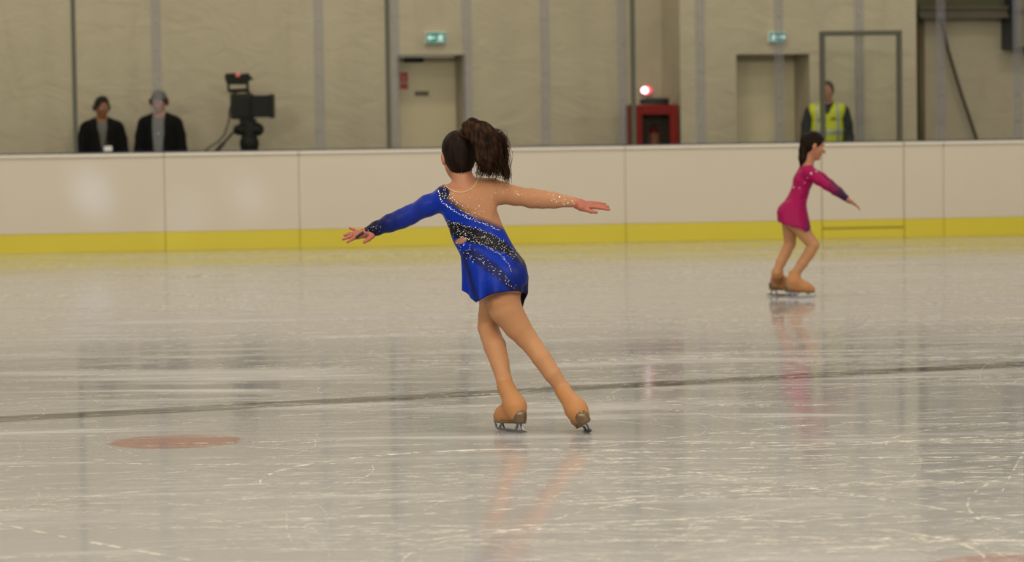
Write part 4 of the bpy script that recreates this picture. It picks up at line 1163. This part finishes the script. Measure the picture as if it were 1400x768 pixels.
vest_band('chest_stripe', lambda Q: (np.abs(LL(Q)[:, 2] - 1.19) - .028) * k, M['reflect'])
for q, z in ((-.065, 1.345), (.075, 1.33)):
    MB().box(T(q, .142, z), Rb, (-.03, -.006, -.009), (.03, .006, .009), .003).build('chest_patch', M['black'], vo, b3)

# ------------------------------------------------------------------ broadcast camera on tripod
def broadcast_camera():
    CD = 33.55
    ax = np.eye(3)
    Q = lambda px, py, dy=0.0: P(px, py, CD + dy)
    b = gp(341, CD); t = empty('video_camera', b)
    mk = lambda n, mb, m_=None, par=None, sm=False: mb.build(n, m_ or M['cam'], par or t, b, sm)
    M['cam'] = mat('camera_dark_grey', (.017, .016, .011, 1), .6, spec=.2); M['camb'] = mat('camera_black', (.008, .008, .006, 1), .6, spec=.2)
    def bx(x0, y0, x1, y1, d0, d1, bev=.01):
        a = Q(x0, y1); c = Q(x1, y0); o = V3(0, (a[1] + c[1]) / 2, 0)
        return MB().box(o, ax, (a[0], d0, a[2]), (c[0], d1, c[2]), bev)
    bd = mk('camera_body', bx(316, 127.5, 345, 163, -.10, .22, .02))
    mk('side_panel', bx(321, 133, 341, 158, -.115, -.099, .006), M['camb'], bd)
    ln_ = mk('box_lens', bx(345, 130, 373, 160.5, -.14, .16, .012), M['camb'])
    mk('lens_hood', bx(370, 129, 374, 161.5, -.15, .17, .004), M['camb'], ln_)
    hd = mk('handle', MB().tube([Q(313, 124.5), Q(340, 123)], .022, 8).tube([Q(337, 123.5), Q(341, 128)], .02, 8).tube([Q(320, 124), Q(322, 128)], .018, 8), M['camb'])
    vf = Sdf()
    a = Q(326, 107)
    vf_o = MB().prism(V3(0, a[1], 0), ax, [(Q(x, y)[0], Q(x, y)[2]) for x, y in ((311, 115.5), (307.5, 105), (310, 100.5), (323, 100), (328, 101.5), (340, 100), (343, 106), (346, 106.5), (345, 109), (340, 110), (339, 115.5))][::-1], -.08, .10)
    vfo = mk('viewfinder', vf_o, M['camb'])
    mk('mount_post', MB().tube([Q(312.5, 115), Q(312.5, 125)], .014, 8).tube([Q(338.5, 115), Q(338.5, 124)], .016, 8), M['camb'])
    S = Sdf(); c = Q(325, 102.5, -.085); S.ell(c, (.026, .014, .024)); v, f = S.mesh(.006)
    mesh_obj('tally_light', v, f, mat('tally_red', (.5, .05, .05, 1), .4, emit=(1, .22, .2, 1), es=.35), vfo, b)
    mk('mounting_plate', bx(328, 162.5, 350, 170.5, -.07, .10, .006), M['camb'])
    S = Sdf(); S.cone(Q(326, 177.5), Q(352, 177), .062, .075, .02); S.cone(Q(341, 170), Q(341, 186), .085, .080, .02)
    mesh_obj('pan_head', *S.mesh(.009), M['camb'], t, b)
    hz = Q(341, 186)[2]
    mk('bowl', MB().tube([V3(b[0], b[1], z) for z in (hz + .01, hz - .06, hz - .10, hz - .22)], [.085, .11, .11, .09], 16), M['camb'], None, True)
    top = V3(b[0], b[1], hz - .12)
    for i in range(3):
        an = math.radians(100 + 120 * i); ft = V3(b[0] + .42 * math.cos(an), b[1] + .36 * math.sin(an), .02)
        st_ = top + V3(.07 * math.cos(an), .07 * math.sin(an), 0)
        lg = mk('leg', MB().tube([st_, (st_ + ft) / 2], .030, 10).tube([(st_ + ft) / 2, ft], .022, 10), M['camb'], None, True)
        mk('foot', MB().box(V3(ft[0], ft[1], 0), ax, (-.03, -.03, 0), (.03, .03, .035), .008), M['black'], lg)
    pb = mk('pan_bar', MB().tube([Q(325, 177, -.06), Q(318, 182, -.10), Q(309, 192, -.14), Q(297, 205, -.18)], [.016, .014, .014, .014], 8), M['camb'], None, True)
    mk('grip', MB().tube([Q(307, 194.5, -.147), Q(304, 197.5, -.158), Q(295, 207, -.19)], [.020, .026, .024], 10), M['black'], pb, True)
    mk('cable', MB().tube([Q(317, 140, -.02), Q(314, 150, -.03), Q(313, 165, -.03), Q(307, 184, -.02), Q(297, 195, 0), Q(285, 202, .02), Q(270, 215, .03)], .009, 7), M['cam'], None, True)
    tag(t, 'black broadcast video camera with red tally light, on tripod behind the boards', 'video camera')
broadcast_camera()

# ------------------------------------------------------------------ light: rows of hall lamps over the ice, plus added fill floods
def area(loc, sx, sy, power, color, target=None):
    d = bpy.data.lights.new('hall_or_fill_lamp', 'AREA'); d.shape = 'RECTANGLE'; d.size = sx; d.size_y = sy; d.energy = power; d.color = color
    o = bpy.data.objects.new('hall_or_fill_lamp', d); COL.objects.link(o); o.location = loc
    if target is not None:
        o.rotation_euler = (Vector(target) - Vector(loc)).to_track_quat('-Z', 'Y').to_euler()
    return o
WARM = (1.0, .90, .74)
for xx in (-9, 0, 9):  # near-side floods added to brighten the far wall, boards and doorways
    area((xx, 1.5, 6.8), 4.5, 1.6, 820, WARM, (xx * .8, 34.5, 1.2))
for yy in (12, 21, 29):
    for xx in (-9, 0, 9):
        area((xx, yy, 8.5), 2.2, 1.0, 200, WARM)
wd = bpy.data.worlds.new('hall_ambience'); scene.world = wd; wd.use_nodes = True
bg = wd.node_tree.nodes['Background']; bg.inputs[0].default_value = (1.0, .92, .80, 1); bg.inputs[1].default_value = .56
# small cold spots added, without real fixtures, for bluish patches on the far boards
def spot(px, py, src, power, deg):
    u_, z_ = plane_u(px, py, A0, BU, BN); tgt = A0 + BU * u_ + V3(0, 0, z_)
    d = bpy.data.lights.new('added_spot', 'SPOT'); d.energy = power; d.color = (.50, .64, 1.0); d.spot_size = math.radians(deg); d.spot_blend = 1.0; d.shadow_soft_size = .15
    o = bpy.data.objects.new('added_spot', d); COL.objects.link(o); o.location = src
    o.rotation_euler = (Vector(tgt) - Vector(src)).to_track_quat('-Z', 'Y').to_euler()
for px_, py_, dx, pw_, dg in ((125, 265, -8, 2900, 2.6), (340, 268, -5, 1500, 2.2), (258, 287, -7, 1100, 1.9), (243, 325, -9, 1100, 1.9)):
    spot(px_, py_, (dx, 22, 7.5), pw_, dg)
